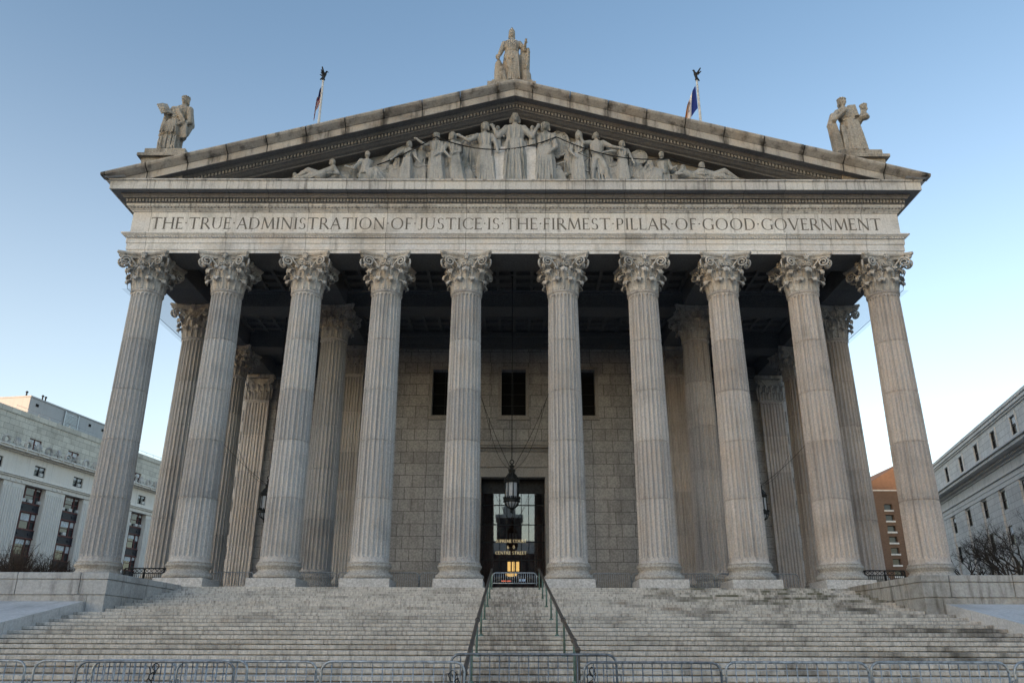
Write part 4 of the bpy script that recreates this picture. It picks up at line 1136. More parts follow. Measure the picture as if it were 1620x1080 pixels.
def r_drape(mb, px, py, w, lean):
    x = tx(px, py); zt = tz(py)
    for k in range(6):
        t = k / 5 - .5; mb.tube([(x + t * w * .5, -.5, zt), (x + t * w * .9 + lean * .4, -.66 - .03 * (k % 2), (zt + RB) / 2), (x + t * w * 1.3 + lean, -.6, RB + .02)], [.08, .11, .12], 8)
    for k in range(3): mb.tube([(x - w * .5, -.6, zt - .2 - .22 * k), (x, -.74, zt - .42 - .25 * k), (x + w * .5, -.6, zt - .18 - .2 * k)], .06, 8)
for a in ((600, 266, .9, .3), (624, 262, .8, .5), (664, 258, 1.0, -.3), (707, 256, .6, 0), (733, 258, .7, .3), (800, 250, .5, 0), (830, 250, .5, 0), (878, 262, .6, .2), (930, 258, .8, .4), (965, 256, .9, .3), (1006, 262, .7, .3), (1030, 264, .8, -.4), (1072, 272, 1.2, .4), (1120, 277, 1.2, .5), (545, 273, 1.0, -.3), (505, 278, .9, -.3)): rel(r_drape, *a)
rel(r_small, 787, 206, 242); rel(r_small, 841, 206, 236)
# discs, wings, altar and other carved attributes
def carved(name, fn): mb = MB(); fn(mb); return remesh(mb, name, .035, M_['relief'], tymp, smooth=1)
def disc(px, py, rx, rz):
    def f(mb):
        x, z = tx(px, py), tz(py)
        rot = Matrix.Identity(3); mb.ell((x, -.34, z), (rx * .035, .22, rz * .042), rot, 40, 16)
        n = 40; mb.tube([(x + rx * .035 * math.cos(2 * PI * k / n), -.5, z + rz * .042 * math.sin(2 * PI * k / n)) for k in range(n + 1)], .06, 8)
        for k in range(7): a = -1.2 + k * .4; mb.tube([(x, -.56, z), (x + rx * .03 * math.cos(a), -.53, z + rz * .036 * math.sin(a))], .03, 6)
    return f
carved('relief_shield', disc(751, 238, 24, 24)); carved('relief_wing', disc(884, 227, 15, 19)); carved('relief_wing', disc(1010, 248, 11, 10))
def plank(mb):
    for k in range(3):
        o = k * .14; pts = [(tx(605, 263), -.5, tz(263) + o), (tx(622, 250), -.55, tz(248) + o), (tx(646, 236), -.55, tz(237) + o)]; mb.tube(pts, .08, 8)
carved('relief_wing', plank)
def chair(mb):
    for k in range(4): mb.tube([(tx(655 + 5 * k, 250 + 4 * k), -.55, tz(250 + 3 * k)), (tx(672 + 4 * k, 280), -.5, tz(281 - k * 2))], .06, 8)
carved('relief_chair', chair)
def sprig(mb):
    x, z = tx(748, 273), tz(280)
    mb.tube([(x, -.5, RB), (x, -.52, tz(258))], .06, 8)
    for k in range(5):
        for sg in (-1, 1): mb.tube([(x, -.52, z + .18 * k - .1), (x + sg * .22, -.55, z + .18 * k + .05), (x + sg * (.5 - .05 * k), -.55, z + .18 * k + .3)], [.05, .06, .03], 8)
carved('relief_laurel', sprig)
def swag(mb):
    for k in range(7): a = .4 + k * .42; mb.ell((tx(889, 271) + .55 * math.cos(a), -.6, tz(271) - .35 * math.sin(a) + .05), (.17, .17, .15), None, 10, 8)
    mb.tube([(tx(875, 262), -.55, tz(262)), (tx(888, 258), -.6, tz(259)), (tx(898, 256), -.55, tz(254))], .07, 8)
carved('relief_scroll', swag)
def blooms(mb):
    for k in range(7):
        for sg in (-1, 1): mb.ell((tx(997, 270) + sg * .12 + .05 * (k % 2), -.66, tz(281) + .17 * k), (.11, .12, .1), None, 10, 8)
    mb.cap((tx(1008, 278), -.55, RB + .2), (tx(1020, 258), -.6, tz(262)), .12, .1); mb.cap((tx(1016, 280), -.6, RB + .2), (tx(1030, 266), -.6, tz(266)), .12, .1)
carved('relief_flowers', blooms)
def plough(mb):
    mb.cap((tx(478, 281), -.5, tz(272)), (tx(486, 284), -.5, RB + .1), .09, .12); mb.cap((tx(468, 278), -.5, tz(277)), (tx(476, 284), -.5, RB + .1), .15, .15); mb.cap((tx(500, 283), -.5, tz(278)), (tx(512, 284), -.5, RB + .2), .2, .2)
carved('relief_plough', plough)
m = MB()
m.bevbox(tx(781, 284), tx(847, 284), -.86, -.39, RB - .02, tz(238), .03)
m.bevbox(tx(776, 284), tx(852, 284), -.95, -.39, RB - .03, RB + .42, .03)
part(m, 'relief_altar', M_['arch'], tymp).location = (0, 0, 0)
for o in tymp.children: o.location = (0, 0, 0)

# ------------------------------------------------------------------ flags on the roof
def flagpole(x, y, ztop, label, bird_turn):
    root = empty('flagpole', (x, y, 24.0)); tag(root, label, 'flagpole', 'flagpoles behind the pediment')
    m = MB(); H = ztop - 24.0
    m.tube([(0, 0, 0), (0, 0, H * .5), (0, 0, H)], [.14, .12, .085], 12); m.build('pole', M_['polewhite'], root)
    e = MB(); rot = Matrix.Rotation(bird_turn, 3, 'Z')
    def q(a, b, c): return Vector((0, 0, H)) + rot @ Vector((a, b, c))
    e.ell(q(0, 0, .08), (.14, .14, .12)); e.cap(q(0, 0, .2), q(.08, 0, .62), .10, .14); e.cap(q(.1, 0, .62), q(.2, 0, .9), .09, .07); e.cap(q(.22, 0, .92), q(.34, 0, .86), .05, .02)
    for sg in (-1, 1): e.cap(q(-.02, sg * .1, .58), q(-.2, sg * .34, .98), .09, .05); e.cap(q(-.06, sg * .16, .5), q(-.26, sg * .3, .72), .07, .04)
    e.cap(q(-.04, 0, .28), q(-.22, 0, .02), .07, .05)
    e.build('eagle_finial', M_['iron'], root)
M_['polewhite'] = plain('painted pole', (.62, .60, .56), .4)
flagpole(-15.36, 14, 40.15, 'white flagpole with an eagle, behind the left slope of the pediment', R(20))
flagpole(14.53, 14, 40.2, 'white flagpole with an eagle, behind the right slope of the pediment', R(200))
def flag_mat(kind):
    n = NT(kind + ' flag cloth')
    uvn = n.n.new('ShaderNodeUVMap').outputs[0]; u, v, _ = n.sep(uvn)
    if kind == 'striped':
        st = n.math('GREATER_THAN', n.math('FRACT', n.math('MULTIPLY', v, 6.5)), .5)
        cc = n.mix(st, (.55, .52, .5), (.35, .03, .05))
        can = n.math('MULTIPLY', n.math('LESS_THAN', u, .42), n.math('GREATER_THAN', v, .46))
        cc = n.mix(can, cc, (.02, .025, .10))
    else:
        cc = n.mix(n.math('GREATER_THAN', u, .36), (.02, .04, .22), (.66, .62, .62))
        cc = n.mix(n.math('GREATER_THAN', u, .72), cc, (.55, .22, .05))
        d = n.math('ADD', n.math('POWER', n.math('MULTIPLY', n.math('SUBTRACT', u, .54), 1.6), 2.0), n.math('POWER', n.math('SUBTRACT', v, .5), 2.0))
        ring = n.math('MULTIPLY', n.math('LESS_THAN', d, .03), n.math('GREATER_THAN', d, .012))
        cc = n.mix(ring, cc, (.25, .24, .35))
    return n.fin(cc, .8)
def flag(x, y, ztop, W, H, mat, label, sgn, hang):
    mb = MB(); nu, nv = 28, 14; vs = []; uv = []
    for j in range(nv + 1):
        for i in range(nu + 1):
            u, v = i / nu, j / nv
            px = sgn * hang * W * u ** .8 * (.55 + .45 * (1 - v) ** .7) ; pz = -(1 - v) * H - u * W * .62 * (1 - .25 * v)
            py = .16 * math.sin(u * 9 + v * 1.5) * (.2 + u)
            vs.append((px + sgn * .1, py, pz)); uv.append((u, v))
    fs = [(j * (nu + 1) + i, j * (nu + 1) + i + 1, (j + 1) * (nu + 1) + i + 1, (j + 1) * (nu + 1) + i) for j in range(nv) for i in range(nu)]
    mb.add(vs, fs, True)
    me = mb.mesh('flag'); ul = me.uv_layers.new(name='UVMap')
    for l in me.loops: ul.data[l.index].uv = uv[l.vertex_index]
    me.materials.append(mat); o = link('flag', me, None, (x, y, ztop)); tag(o, label, 'flag')
    return o
flag(-15.36, 14, 39.6, 2.6, 1.7, flag_mat('striped'), 'furled red and white striped flag with a blue corner on the left pole', -1, .14)
flag(14.5, 14, 39.7, 3.6, 2.2, flag_mat('banded'), 'drooping blue and white banded flag on the right pole', -1, .36)
mb = MB()

# ------------------------------------------------------------------ hanging lanterns
def lantern(x, y, zb, s, label, rodtop):
    root = empty('lantern', (x, y, zb)); tag(root, label, 'lantern', 'bronze lanterns hanging in the porch')
    f = MB()
    f.lathe([(.03, 0), (.06, .02), (.10, .08), (.06, .14), (.12, .2), (.16, .26)], 20)
    for k in range(12):                                  # bowl ribs
        a = 2 * PI * k / 12; f.tube([(.14 * math.cos(a), .14 * math.sin(a), .26), (.30 * math.cos(a), .30 * math.sin(a), .38), (.38 * math.cos(a), .38 * math.sin(a), .56)], .022, 5)
    f.lathe([(.37, .56), (.44, .58), (.46, .62), (.43, .65), (.43, .70), (.455, .72), (.40, .76), (.36, .77)], 32)
    for k in range(24): a = 2 * PI * k / 24; f.ell((.43 * math.cos(a), .43 * math.sin(a), .79), (.04, .04, .06), None, 6, 4)
    for k in range(8):
        a = 2 * PI * k / 8 + .2; f.tube([(.36 * math.cos(a), .36 * math.sin(a), .74), (.36 * math.cos(a), .36 * math.sin(a), 1.60)], .028, 6)
        f.tube([(.35 * math.cos(a), .35 * math.sin(a), 1.68), (.33 * math.cos(a), .33 * math.sin(a), 1.85), (.24 * math.cos(a), .24 * math.sin(a), 2.0), (.12, 0, 2.12) if False else (.13 * math.cos(a), .13 * math.sin(a), 2.1)], .022, 5)
    f.lathe([(.36, 1.58), (.40, 1.60), (.415, 1.64), (.385, 1.68), (.36, 1.70)], 32)
    for k in range(24): a = 2 * PI * k / 24; f.ell((.39 * math.cos(a), .39 * math.sin(a), 1.715), (.035, .035, .06), None, 6, 4)
    f.lathe([(.30, 1.70), (.31, 1.80), (.24, 1.96), (.15, 2.05), (.14, 2.1), (.17, 2.14), (.15, 2.2), (.20, 2.24), (.18, 2.30), (.09, 2.34), (.08, 2.42), (.13, 2.46), (.11, 2.52), (.05, 2.56), (.04, 2.62)], 28)
    n = 20; f.tube([(.105 * math.cos(2 * PI * k / n), 0, 2.72 + .105 * math.sin(2 * PI * k / n)) for k in range(n + 1)], .028, 6)
    f.v = [(a * s, b * s, c * s) for a, b, c in f.v]; f.build('frame', M_['bronze'], root)
    g = MB(); g.lathe([(.325, .76), (.325, 1.60)], 24, caps=False); g.lathe([(.13, .28), (.28, .40), (.36, .56)], 24, caps=False)
    g.v = [(a * s, b * s, c * s) for a, b, c in g.v]; g.build('glass', M_['frost'], root)
    r = MB(); r.tube([(0, 0, 2.82 * s), (0, 0, rodtop - zb)], .022, 6); r.lathe([(.02, rodtop - zb - .35), (.1, rodtop - zb - .2), (.2, rodtop - zb)], 12); r.build('hanging_rod', M_['bronze'], root)
    return root
lantern(-.13, 3.9, 4.42, 1.0, 'large bronze lantern hanging before the entrance doors', 18.3)
lantern(-15.0, 10.2, 4.75, 1.0, 'bronze lantern hanging in the left wing of the porch', 18.3)
lantern(14.9, 10.2, 4.75, 1.0, 'bronze lantern hanging in the right wing of the porch', 18.3)
def stays(cx, cy, cz, ends, label):
    m = MB()
    for (x, y, z, sag) in ends:
        m.tube([(cx + (x - cx) * t, cy + (y - cy) * t, cz + (z - cz) * t - sag * math.sin(PI * t)) for t in [k / 10 for k in range(11)]], .013, 5)
    tag(m.build('stay_wires', M_['iron']), label, 'wires', 'stay wires of the porch lanterns')
stays(-.13, 3.9, 6.65, [(-2.0, .75, 10.6, .25), (2.0, .75, 10.6, .25), (-1.9, 6.9, 11.6, 1.0), (1.9, 6.9, 11.6, 1.0)], 'thin dark wires steadying the lantern before the entrance')
stays(-15.0, 10.2, 7.0, [(-18.3, ROW3 - .3, 10.0, .5), (-18.4, ROW2 + .3, 10.5, .3), (-11.4, ROW2 + .5, 10.2, .3)], 'thin dark wires steadying the lantern in the left wing')
stays(14.9, 10.2, 7.0, [(18.3, ROW3 - .3, 10.0, .5), (18.4, ROW2 + .3, 10.5, .3), (11.4, ROW2 + .5, 10.2, .3)], 'thin dark wires steadying the lantern in the right wing')

# ------------------------------------------------------------------ bird netting under the porch ceiling and over the carving
def net_mat():
    n = NT('fine bird netting')
    tr = n.n.new('ShaderNodeBsdfTransparent'); df = n.n.new('ShaderNodeBsdfDiffuse'); df.inputs['Color'].default_value = (.10, .12, .16, 1)
    mx = n.n.new('ShaderNodeMixShader'); mx.inputs[0].default_value = .16
    n.lk(tr.outputs[0], mx.inputs[1]); n.lk(df.outputs[0], mx.inputs[2]); n.lk(mx.outputs[0], n.out.inputs[0])
    return n.m
M_['net'] = net_mat()
m = MB(); zn = 15.06; xn = 20.25
m.add([(-xn, -.95, zn), (xn, -.95, zn), (xn, WALL_W, zn), (-xn, WALL_W, zn)], [(0, 1, 2, 3)])
for sx in (-1, 1): m.add([(sx * xn, -1.2, 17.07), (sx * (xn - .35), -.95, zn), (sx * (xn - .35), WALL_W, zn), (sx * xn, WALL_W, 17.07)], [(0, 1, 2, 3)])
net = m.build('bird_netting', M_['net']); tag(net, 'fine grey bird netting stretched between the column capitals', 'netting')
m = MB()
for sx in (-1, 1): m.tube([(sx * xn, -1.2, 17.07), (sx * (xn - .3), -.95, zn), (sx * (xn - .3), 7, zn), (sx * (xn - .3), WALL_W, zn)], .014, 5)
m.build('edge_cable', M_['iron'], net)
def pxp(px, py, y):
    """a point of the pediment plane"""
    return (tx(px, py), y, tz(py))
m = MB(); pts = []
for a, b, sg in (((600, 270), (691, 226), 3), ((691, 226), (878, 226), 20), ((878, 226), (1055, 259), 13), ((1055, 259), (1120, 275), 3)):
    for k in range(13):
        t = k / 12
        if pts and k == 0: continue
        px = a[0] + (b[0] - a[0]) * t; py = a[1] + (b[1] - a[1]) * t + sg * 4 * t * (1 - t); pts.append(pxp(px, py, -1.05))
m.tube(pts, .035, 6)
for px, ya, yb_ in ((732, 240, 252), (778, 238, 284), (929, 240, 284), (990, 252, 275)): m.tube([pxp(px, ya, -1.08), pxp(px, yb_, -1.06)], .025, 5)
m.tube([pxp(912, 251, -1.05), pxp(930, 243, -1.05)], .02, 5); m.tube([pxp(912, 251, -1.05), pxp(928, 258, -1.05), pxp(911, 274, -1.05), pxp(930, 281, -1.05)], .02, 5)
tag(m.build('net_rope', M_['iron']), 'dark rope sagging across the carved figures of the pediment', 'rope')

# ------------------------------------------------------------------ handrails on the steps
def step_z(y): return FL - max(0, math.ceil((Y_TOP - y) / TS - 1e-6)) * RS
def handrail(pts, label):
    root = empty('stair_handrail', pts[0]); tag(root, label, 'handrail', 'bronze handrails up the middle of the steps')
    o = -Vector(pts[0])
    m = MB(); P_ = [Vector(p) + o for p in pts]; m.tube(P_, .048, 10); m.ell(P_[0], (.06, .06, .06), None, 10, 8)
    for p in P_[1:-1]: m.ell(p, (.068, .075, .068), None, 10, 8)
    m.build('rail', M_['rail'], root)
    V = [Vector(p) for p in pts]; L = [0]
    for a, b in zip(V[:-1], V[1:]): L.append(L[-1] + (b - a).length)
    t = .25
    while t < L[-1] - .1:
        k = max(i for i in range(len(L) - 1) if L[i] <= t); q = (t - L[k]) / (L[k + 1] - L[k]); p = V[k].lerp(V[k + 1], q)
        zb = step_z(p.y)
        if p.z - zb > .3:
            m = MB(); m.tube([Vector((p.x, p.y, p.z - .03)) + o, Vector((p.x, p.y, zb)) + o], .03, 8); m.lathe([(.07, 0), (.07, .02), (.04, .05)], 10, tuple(Vector((p.x, p.y, zb)) + o)); m.build('post', M_['patina'], root)
        t += 2.75
yo = CAM.y
handrail([(-.95, yo + 35.4, .99), (-.95, yo + 21.9, -1.41), (-.94, yo + 16.2, -2.50), (-.94, yo + 16.0, -3.1)], 'dark sloping bronze handrail with green posts, left of the gate')
handrail([(1.06, yo + 35.4, .99), (1.26, yo + 21.8, -1.41), (1.32, yo + 18.9, -1.92), (1.36, yo + 18.4, -2.1), (1.36, yo + 18.35, -2.9)], 'dark sloping bronze handrail with green posts, right of the gate')

# ------------------------------------------------------------------ crowd barriers
def barrier(x0, x1, y, zb, h, nb, mat, label, group, cat='barrier', name='crowd_barrier', bend=0., r=.021, feet=True):
    W = x1 - x0; root = empty(name, ((x0 + x1) / 2, y, zb), bend); tag(root, label, cat, group)
    m = MB(); rc = .16; pts = [(-W / 2, 0, .12), (-W / 2, 0, h - rc)]
    for k in range(1, 7): a = PI - PI / 2 * k / 6; pts.append((-W / 2 + rc + rc * math.cos(a), 0, h - rc + rc * math.sin(a)))
    for k in range(0, 7): a = PI / 2 - PI / 2 * k / 6; pts.append((W / 2 - rc + rc * math.cos(a), 0, h - rc + rc * math.sin(a)))
    pts += [(W / 2, 0, h - rc), (W / 2, 0, .12)]
    m.tube(pts, r, 10); m.tube([(-W / 2, 0, .2), (W / 2, 0, .2)], r * .9, 8)
    for sg in (-1, 1):
        m.tube([(sg * (W / 2 + .01), 0, h * .78), (sg * (W / 2 + .07), 0, h * .78), (sg * (W / 2 + .07), 0, h * .70)], .010, 6); m.tube([(sg * (W / 2 + .01), 0, h * .35), (sg * (W / 2 + .06), 0, h * .35)], .010, 6)
    m.build('frame', mat, root)
    b = MB()
    for k in range(nb):
        x = -W / 2 + W * (k + 1) / (nb + 1); top = h if abs(x) < W / 2 - rc else h - .06
        b.tube([(x, 0, .2), (x, 0, top)], r * .48, 6)
    b.build('bars', mat, root)
    if feet:
        for sg in (-1, 1):
            f = MB(); f.tube([(sg * W * .36, -.3, .012), (sg * W * .36, -.06, .11), (sg * W * .36, .06, .11), (sg * W * .36, .3, .012)], .014, 6); f.build('foot', mat, root)
    return root
yb0 = CAM.y + 14.3
H0 = 1.265; Gb = 'crowd barriers along the foot of the steps'
FB = [(-10.45, -8.11, yb0, H0, 13, 'galv', 'steel crowd barrier cut by the left edge of the picture'),
      (-8.03, -5.66, yb0 + .12, H0, 13, 'galv', 'steel crowd barrier half behind the doubled pair, with a blue tape mark'),
      (-7.03, -4.51, yb0 - .42, H0 + .005, 14, 'galv_dk', 'front steel barrier of the doubled pair on the left'),
      (-6.88, -4.36, yb0 - .22, H0 + .018, 14, 'galv', 'rear steel barrier of the doubled pair on the left'),
      (-5.62, -3.30, yb0 + .08, H0, 13, 'galv', 'steel crowd barrier between the doubled pair and the light centre-left barrier'),
      (-3.19, -.83, yb0 - .04, H0 + .005, 13, 'galv', 'bright steel crowd barrier just left of the handrails'),
      (-1.08, 1.72, yb0 + .26, H0 + .125, 16, 'galv_dk', 'taller dark steel barrier across the foot of the handrails'),
      (1.14, 3.40, yb0 - .06, H0 + .01, 13, 'galv_dk', 'steel crowd barrier overlapping the right end of the taller barrier'),
      (3.49, 5.85, yb0, H0 + .015, 13, 'galv', 'second steel crowd barrier right of the taller barrier'),
      (5.90, 8.17, yb0 + .02, H0 + .025, 13, 'galv', 'third steel crowd barrier right of the taller barrier'),
      (8.29, 10.6, yb0 + .05, H0 + .03, 13, 'galv', 'steel crowd barrier cut by the right edge of the picture')]
for (a, b, y, h, nb, mt, lb) in FB: barrier(a, b, y, GZ + .004, h, nb, M_[mt], lb, Gb)
def coil(x, y, z, label, seed):
    rng = random.Random(seed); m = MB()
    for k in range(3):
        n_k = 18; rx_, rz_ = rng.uniform(.03, .06), rng.uniform(.04, .09); ox, oz = rng.uniform(-.06, .06), -.08 - .11 * k
        m.tube([(x + ox + rx_ * math.cos(2 * PI * i / n_k + k) * (1 + .2 * math.sin(i * 1.7)), y + .05 * math.sin(4 * PI * i / n_k), z + oz + rz_ * math.sin(2 * PI * i / n_k + k)) for i in range(n_k + 3)], .007, 5)
    m.tube([(x - .06, y - .03, z - .05), (x - .01, y - .04, z - .16), (x + .05, y - .03, z - .10)], .008, 5); m.tube([(x + .02, y - .03, z), (x + .04, y - .05, z - .15), (x + .0, y - .03, z - .30)], .007, 5)
    tag(m.build('tie_cable', M_['iron']), label, 'cable', 'dark cables tying the barriers')
coil(-5.80, yb0 - .44, GZ + H0 - .02, 'loops of dark cable tied round the doubled barriers', 1)
coil(-.98, yb0 + .1, GZ + H0 - .13, 'dark cable tying the bright barrier to the left handrail', 2)
coil(1.30, yb0 + .1, GZ + H0 - .05, 'dark cable tying the barrier to the right handrail', 3)
# on the porch
yp = 2.25; Gp = 'low barriers between the porch columns'
PBX = [(3.82, 5.72), (5.78, 7.72), (7.80, 9.80), (9.92, 11.9), (11.96, 13.9), (-4.62, -2.66), (-6.62, -4.68), (-8.64, -6.68), (-10.7, -8.72), (-12.72, -10.76), (-14.8, -12.8)]
names = {5: 'first low barrier left of the gate, beside the fifth column', 6: 'second low barrier left of the gate, right of the fourth column', 7: 'third low barrier left of the gate, left of the fourth column', 8: 'fourth low barrier left of the gate, right of the third column', 9: 'fifth low barrier left of the gate, left of the third column', 10: 'low barrier behind the second column from the left',
         0: 'first low barrier right of the gate, beside the sixth column', 1: 'second low barrier right of the gate, behind the seventh column', 2: 'third low barrier right of the gate, left of the eighth column', 3: 'fourth low barrier right of the gate, behind the eighth column', 4: 'fifth low barrier right of the gate, beside the ninth column'}
for i, (a, b) in enumerate(PBX): barrier(a, b, yp, FL, 1.02, 17, M_['galv'], names[i], Gp, r=.030)
barrier(-.93, .96, -2.75, FL, .63, 19, M_['galv'], 'low barred gate between the tops of the two handrails', None, 'gate', 'barred_gate', r=.024, feet=False)
def railing(sx):
    root = empty('iron_railing', (sx * 17.6, 3.2, FL)); tag(root, 'black iron railing between the two %smost columns' % ('left' if sx < 0 else 'right'), 'railing', 'iron railings at the ends of the porch')
    m = MB(); m.bevbox(-2.0, 2.0, -.03, .03, 1.24, 1.30, .01); m.bevbox(-2.0, 2.0, -.02, .02, 1.02, 1.06, .008); m.bevbox(-2.0, 2.0, -.02, .02, .12, .17, .008)
    for x in (-2, -1, 0, 1, 2): m.bevbox(x - .03, x + .03, -.03, .03, 0, 1.24, .01)
    m.build('frame', M_['iron'], root)
    b = MB()
    for k in range(40):
        x = -1.95 + 3.9 * k / 39; b.tube([(x, 0, .15), (x, 0, 1.03)], .012, 5)
    for k in range(8):
        x = -1.75 + k * .5
        b.tube([(x - .22, 0, 1.05), (x, 0, 1.24), (x + .22, 0, 1.05)], .016, 5); b.tube([(x - .22, 0, 1.24), (x, 0, 1.05), (x + .22, 0, 1.24)], .016, 5)
    b.build('bars', M_['iron'], root)
for sx in (-1, 1): railing(sx)

# ------------------------------------------------------------------ neighbouring buildings
def local_root(name, x, y, rz, label, cat='building'):
    o = empty(name, (x, y, 0), rz); tag(o, label, cat); return o
M_['lime'] = stone('pale limestone', (.78, .745, .70), dark=(.3, .28, .26), speck=.08, streak=.35, stain=.15, warm=.1)
M_['attic_l'] = ashlar('mottled attic stone', (.58, .56, .50), 1.6, .75, 'y', .02, (.22, .21, .18), .12, .12, .45, .2)
M_['flute'] = stone('pale fluted pier', (.76, .73, .69), speck=.08, streak=.5, stain=.1, warm=.05)
M_['spandrel'] = plain('navy spandrel', (.018, .02, .032), .5, .2, .3, 4)
M_['redframe'] = plain('dull red window frame', (.13, .05, .05), .6, 0, .2, 4)
M_['blind'] = plain('pale window blind', (.60, .64, .68), .7, 0, .25, 2)
M_['pane'] = plain('dark window pane', (.03, .034, .038), .08, 0, .4, 1.0, .6)
M_['pent'] = stone('grey penthouse panel', (.42, .44, .46), speck=.06, streak=.2, stain=.1, warm=.0)
M_['white'] = plain('white metal', (.6, .6, .6), .5)
k = .178; n_ = math.hypot(k, 1)
X0 = -(.6217 + k) * 100
L = local_root('office_building', X0 + k * 94.5, CAM.y + 94.5, math.atan2(1, k), 'pale limestone office block with tall navy window bays, beyond the left columns')
def U(d): return (d - 94.5) * n_
bays = [U(94.0) + 7.31 * j for j in range(-2, 6)]; BW = 3.72
def lp(mb, name, mat, parent=None): return mb.build(name, mat, parent or L)
U0, U1 = -24, 46
mb = MB()
xs = [U0] + [q for b in bays for q in (b, b + BW)] + [U1]
for i in range(0, len(xs), 2): mb.bevbox(xs[i], xs[i + 1], 0, 2.0, GZ, 16.75, .05)
for i in range(2, len(xs) - 2, 2):
    for q in range(9):
        x = xs[i] + (xs[i + 1] - xs[i]) * (q + .5) / 9; mb.lathe([(.12, GZ), (.12, 16.2)], 8, (x, .02, 0), caps=False)
lp(mb, 'pier', M_['flute'])
mb = MB(); mb.bevbox(U0, U1, -.15, 2.0, 16.76, 17.25, .03); mb.bevbox(U0, U1, -.35, 2.0, 17.27, 17.45, .05); mb.bevbox(U0, U1, -.5, 2.0, 17.46, 17.62, .05)
for b in bays:
    for q in (-.9, 0, .9): mb.ell((b - 1.8 + q, -.16, 17.0), (.16, .06, .16), None, 10, 6)
lp(mb, 'string_course', M_['lime'])
mb = MB(); fh = [(b + .95, b + 2.9, 18.1, 19.4) for b in bays]; wall_cells(mb, U0, U1, 17.6, 20.3, fh, .0, .35); lp(mb, 'frieze_wall', M_['lime'])
mb = MB(); mb.bevbox(U0, U1, -.45, 2, 20.28, 20.42, .04); mb.bevbox(U0, U1, -.95, 2, 20.43, 20.66, .06); mb.bevbox(U0, U1, -1.1, 2, 20.67, 20.80, .03)
for i in range(34): x = U0 + 2.2 * i; mb.box(x - .06, x + .06, -1.13, -.9, 20.44, 20.83)
lp(mb, 'cornice', M_['lime'])
mb = MB()
for i in range(38):
    x = U0 + 1.83 * i
    if i % 2:
        for a in range(-3, 4): mb.tube([(x, -.55, 20.8), (x + .28 * math.sin(a * .42), -.58, 21.35), (x + .72 * math.sin(a * .42), -.5, 20.85 + 1.2 * math.cos(a * .4))], [.06, .12, .10], 6)
    else:
        nn = 16; mb.tube([(x + .5 * math.cos(2 * PI * q / nn), -.55, 21.38 + .48 * math.sin(2 * PI * q / nn)) for q in range(nn + 1)], .17, 6)
        mb.tube([(x - .85, -.5, 20.85), (x - .5, -.55, 21.0), (x + .5, -.55, 21.0), (x + .85, -.5, 20.85)], .12, 6)
lp(mb, 'cresting', M_['capital'])
ya = 1.6
mb = MB(); ah = [(b + .85, b + 3.1, 21.7, 23.1) for b in bays]; wall_cells(mb, U0, U1, 20.7, 25.4, ah, ya, .35); mb.box(U0, U1, ya - .10, ya + 6, 25.42, 25.55); mb.box(U0, U1, ya + .02, ya + 6, 25.56, 26.15)
lp(mb, 'attic', M_['attic_l'])
mb = MB(); mb.box(U0, U1 - .05, 2.05, 40, GZ, 25.3); lp(mb, 'main_block', M_['lime'])
rng = random.Random(5)
def sash(x0, x1, z0, z1, yf, frame, blind=.4, ac=False, mull=1, parent=None):
    w = MB(); w.box(x0, x1, yf + .22, yf + .26, z0, z1); w = w.build('window', M_['pane'], parent)
    f = MB()
    f.box(x0, x0 + .09, yf + .12, yf + .21, z0, z1); f.box(x1 - .09, x1, yf + .12, yf + .21, z0, z1); f.box(x0 + .1, x1 - .1, yf + .12, yf + .21, z1 - .09, z1); f.box(x0 + .1, x1 - .1, yf + .12, yf + .21, z0, z0 + .09)
    for q in range(mull): xm = x0 + (x1 - x0) * (q + 1) / (mull + 1); f.box(xm - .06, xm + .06, yf + .11, yf + .205, z0 + .1, z1 - .1)
    f.box(x0 + .1, x1 - .1, yf + .14, yf + .2, (z0 + z1) / 2 - .04, (z0 + z1) / 2 + .04); f.build('window_frame', frame, w)
    if blind > 0:
        for q in range(mull + 1):
            xa = x0 + (x1 - x0) * q / (mull + 1) + .1; xb = x0 + (x1 - x0) * (q + 1) / (mull + 1) - .08; hb = (z1 - z0) * min(.9, blind * rng.uniform(.6, 1.4))
            d = MB(); d.box(xa, xb, yf + .205, yf + .215, z1 - .1 - hb, z1 - .1); d.build('blind', M_['blind'], w)
    if ac:
        q = MB(); xa = x0 + (x1 - x0) * rng.uniform(.2, .6); q.bevbox(xa, xa + .6, yf - .1, yf + .2, z0 + .1, z0 + .5, .02)
        for z in (.2, .3, .4): q.box(xa + .05, xa + .55, yf - .11, yf - .1, z0 + z - .012, z0 + z + .012)
        q.build('air_conditioner', M_['white'], w)
for bi, b in enumerate(bays):
    for s_ in range(5):
        zt = 16.74 - 3.2 * s_; zb_ = zt - 2.05
        for (a, c) in ((0.02, .95), (.99, 2.72), (2.76, 3.70)): sash(b + a, b + c, zb_, zt, .55, M_['redframe'], .35 if s_ else .15, (s_ == 0 or rng.random() < .15), 0, L)
        sp = MB(); sp.box(b + .0, b + BW, .56, .75, zb_ - 1.14, zb_ - .0)
        for q in (.9, 2.8): sp.ell((b + q, .54, zb_ - .57), (.17, .06, .17), None, 10, 6)
        sp.build('spandrel', M_['spandrel'], L)
        fr = MB(); fr.box(b, b + BW, .5, .6, zb_ - .12, zb_ + .0); fr.box(b, b + BW, .5, .6, zb_ - 1.16, zb_ - 1.04); fr.build('sill', M_['redframe'], L)
    sash(b + .95, b + 2.9, 18.1, 19.4, .05, M_['iron'], .2, True, 1, L)
    sash(b + .85, b + 3.1, 21.7, 23.1, ya + .05, M_['redframe'], .5, False, 1, L)
